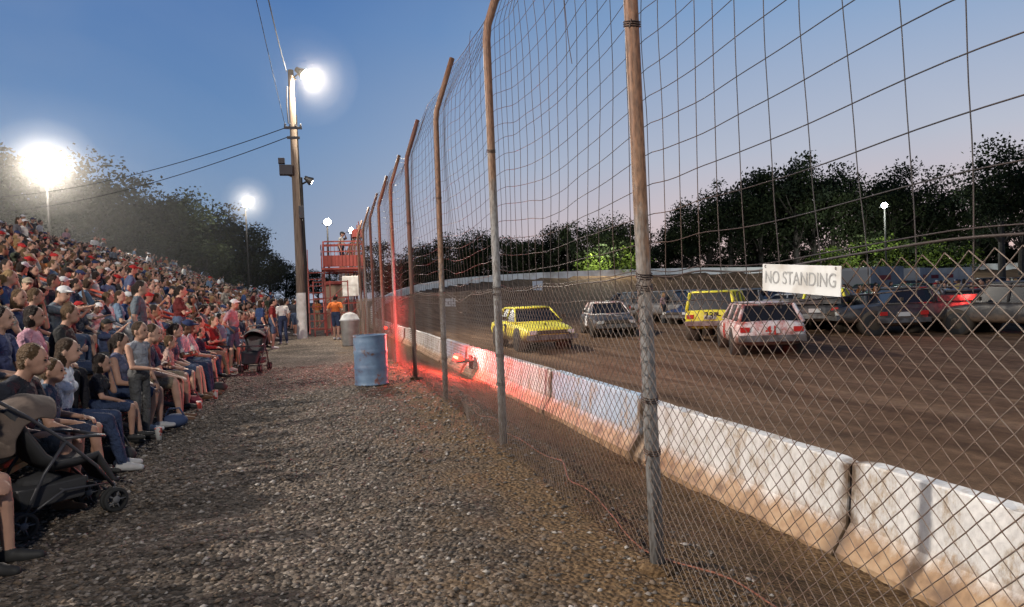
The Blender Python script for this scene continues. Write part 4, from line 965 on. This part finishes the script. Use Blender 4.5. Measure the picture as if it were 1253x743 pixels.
def tree_mesh(h,cr,seed,nleaf=6500,ls=.32,kind='round',mats=None,base=.28):
    rng=np.random.RandomState(seed); rnd=random.Random(seed); b=MB()
    wob=[(rnd.uniform(-.3,.3),rnd.uniform(-.3,.3)) for _ in range(5)]
    tp=[(wob[i][0]*i*.35,wob[i][1]*i*.35,h*.82*i/4-.6*(i==0)) for i in range(5)]
    r0=.020*h; b.tube(tp,[r0*1.2,r0,r0*.75,r0*.5,r0*.15],8,0)
    nc=34; cl=[]
    for k in range(nc):
        while True:
            p=rng.uniform(-1,1,3)
            if np.linalg.norm(p)<1 and (np.linalg.norm(p)>.35): break
        zc=h*(base+(1-base)/2); zr=h*(1-base)/2*.92
        if kind=='cone': f=(1-(p[2]+1)/2)*.85+.18; p[0]*=f;p[1]*=f
        c=np.array([p[0]*cr*.85,p[1]*cr*.85,zc+p[2]*zr*.88]); cl.append((c,cr*rnd.uniform(.18,.42)*(1 if kind=='round' else .7)))
    for c,r in cl[:14]:
        t=min(max((c[2]/h-.15),.2),.75); j=min(int(t*4),3)
        s=Vector(tp[j]).lerp(Vector(tp[j+1]),.5); m_=s.lerp(Vector(c),.5)+Vector((0,0,-.2)); b.tube([tuple(s),tuple(m_),tuple(c)],[r0*.35,r0*.22,r0*.06],5,0)
    V=[];MI=[]
    for c,r in cl:
        n=int(nleaf/nc*(r/(cr*.31))**1.6)
        d=rng.normal(size=(n,3)); d/=np.linalg.norm(d,axis=1)[:,None]; rad=r*(rng.rand(n)**.45)*(1+.25*np.sin(d[:,0]*5+seed)*np.cos(d[:,2]*4))
        P=c+d*rad[:,None]*np.array([1,1,.75]); u=rng.normal(size=(n,3)); u/=np.linalg.norm(u,axis=1)[:,None]; w_=np.cross(u,rng.normal(size=(n,3))); w_/=np.linalg.norm(w_,axis=1)[:,None]
        s=(ls*(.5+rng.rand(n)))[:,None]*.5
        V.append(np.stack([P-u*s,P+w_*s*.6,P+u*s,P-w_*s*.6],1)); MI.append(np.full(n,1+(rnd.random()<.45)))
    V=np.concatenate(V); n=len(V); MI=np.concatenate(MI)
    nb=len(b.v); b.v.extend(map(tuple,V.reshape(-1,3).tolist())); b.f.extend([(nb+4*i,nb+4*i+1,nb+4*i+2,nb+4*i+3) for i in range(n)]); b.m.extend(MI.tolist())
    return b.mesh('tree',[M_bark]+(mats or [ML1,ML2]))
TR_=[tree_mesh(16,5.5,1),tree_mesh(16,4.6,2),tree_mesh(16,6.2,3),tree_mesh(16,5,4,base=.15),tree_mesh(16,5.2,5,base=.35),tree_mesh(16,4,6,kind='cone',base=.12)]
BUSH=[tree_mesh(6,3.2,21,3500,.26,base=.02,mats=[ML3,ML1]),tree_mesh(6,3.6,22,3500,.26,base=.02,mats=[ML3,ML1])]
def tree(bearing,z,h,var=None,wide=1,name='deciduous_tree',z0=-.7,meshes=TR_,H0=16):
    off=R(bearing-15.8); dist=z/math.cos(off); x=dist*math.sin(R(bearing)); y=dist*math.cos(R(bearing))
    o=put(meshes[var if var is not None else random.randrange(len(meshes))],name,(x,y,z0),random.uniform(0,6.28)); s=(h-z0)/H0; o.scale=(s*wide,s*wide,s); return o
for bg_,z,h,v in [(5.5,118,8,3),(7,112,9.5,0),(8.6,110,10.8,1),(10,113,11.5,3),(11.3,110,13,2),(13,114,12.5,4),(14.7,110,13.2,0),(16.2,114,11.5,1),(17.6,112,11,3),(19.2,112,13,4),(20.8,108,15,5),(22.3,112,14,0),(23.8,110,14.5,2),(25.4,112,14,1),(26.9,110,13.6,3),(28.4,114,12.5,5),(29.8,112,14,0),
    (31.0,112,16,4),(32.2,110,17.8,2),(33.9,108,19.5,0),(35.2,112,20,1),(36.4,108,21,3),(37.6,112,21.5,2),(38.9,106,23,0),(40.2,108,22,4),(41.2,106,20.5,1),(42.8,106,19.5,2),(44.0,108,17,3),(45.2,104,17.5,0),(46.7,104,19.8,4),(47.8,106,17,2),(49,104,16,1),(50.4,100,15.8,3),(51.7,82,18,4),(52.3,84,16,2),(53.6,90,18.5,0),(55.5,92,17,2)]:
    tree(bg_+random.uniform(-.4,.4),z,h,v)
for bg_ in np.arange(5,56,1.3): tree(bg_+random.uniform(-.4,.4),112+random.uniform(0,8) if bg_<42 else 104+random.uniform(0,6),random.uniform(8,12),3,1.4,name='understorey_tree')
for bg_,z,h in [(22.6,103,8.5),(24.0,102,9.5),(43.2,98,9),(41.6,99,7.5),(45.3,96,7.5),(46.6,95,7),(48.2,93,6.5)]:
    tree(bg_,z,h,random.randrange(2),1.1,name='shrub',meshes=BUSH,H0=6)
def bp_(bearing,z,zz):
    dist=z/math.cos(R(bearing-15.8)); return (dist*math.sin(R(bearing)),dist*math.cos(R(bearing)),zz)
point(bp_(23.4,97.5,8.5),4500,col=(1,1,.8),rad=.3); point(bp_(43.4,92,8.5),2000,col=(1,1,.8),rad=.3)
for (x,y,h,v) in [(-30,62,18,0),(-34,70,19,2),(-27,72,19,1),(-24,76,19.5,2),(-29,80,20,4),(-20,84,18.5,0),(-25,90,19.5,3),(-17,88,17.5,2),(-20,96,19,1),(-15,98,18,4),(-12,104,17,0),(-17,106,18,2),(-10,112,15.5,3),(-12,120,16,1),(-8.5,130,12,4),(-6,140,11,3),(-4,150,11,0),(-14,136,14,2),(0,150,10,1),(4,152,10,3),(8,150,10,2),(-38,60,19,3),(-42,66,19,1),(-36,54,17,4),(-22,70,13,3),(-17,78,11,3),(-13,90,11,3),(-28,60,11,3),(-31,66,12,3),(-25,66,13,0),(-21,92,13,3)]:
    o=put(TR_[v],'deciduous_tree',(x,y,-.7),random.uniform(0,6.28)); s=(h*.97)/16; o.scale=(s*1.2,s*1.2,s)

# ------------------------------------------------------------------ dust haze : scattering volume, plus small balls added to give lamps a glow (nested shells of equal density so it thins towards the rim)
HM={}
def haze(c,r,dens,n=3,tilt=0,name='dust_and_glow'):
    e=empty(name,c); 
    for k in range(n):
        f=(1,.72,.48,.28,.14)[k]
        key=round(dens,5)
        if key not in HM:
            m=bpy.data.materials.new(name); m.use_nodes=True; nt=m.node_tree; nt.nodes.clear()
            out=nt.nodes.new('ShaderNodeOutputMaterial'); v=nt.nodes.new('ShaderNodeVolumeScatter'); v.inputs['Density'].default_value=dens; v.inputs['Anisotropy'].default_value=.3; v.inputs['Color'].default_value=(1,.95,.89,1)
            nt.links.new(v.outputs[0],out.inputs['Volume']); HM[key]=m
        b=MB(); b.ell((0,0,0),(r[0]*f,r[1]*f,r[2]*f),0,32,20); o=b.obj('dust_glow_shell',[HM[key]],True,parent=e); o.rotation_euler=(0,0,tilt)
haze((-15.5,50,7.5),(15,24,9.5),.00105,4)
haze((-16.8,51.4,11),(3.4,3.4,3.2),.005,3)  # dense ball added around the stand lamp to make its glare
haze((-7.6,87,13.8),(3.0,3.0,3.0),.005,2)  # ball added for the halo of the far lamp
haze((0,29.05,10.7),(2.0,2.0,2.0),.0012,4)  # thin ball added for the glow of the utility pole lamp
print('done',time.time()-T0, len(bpy.data.objects))
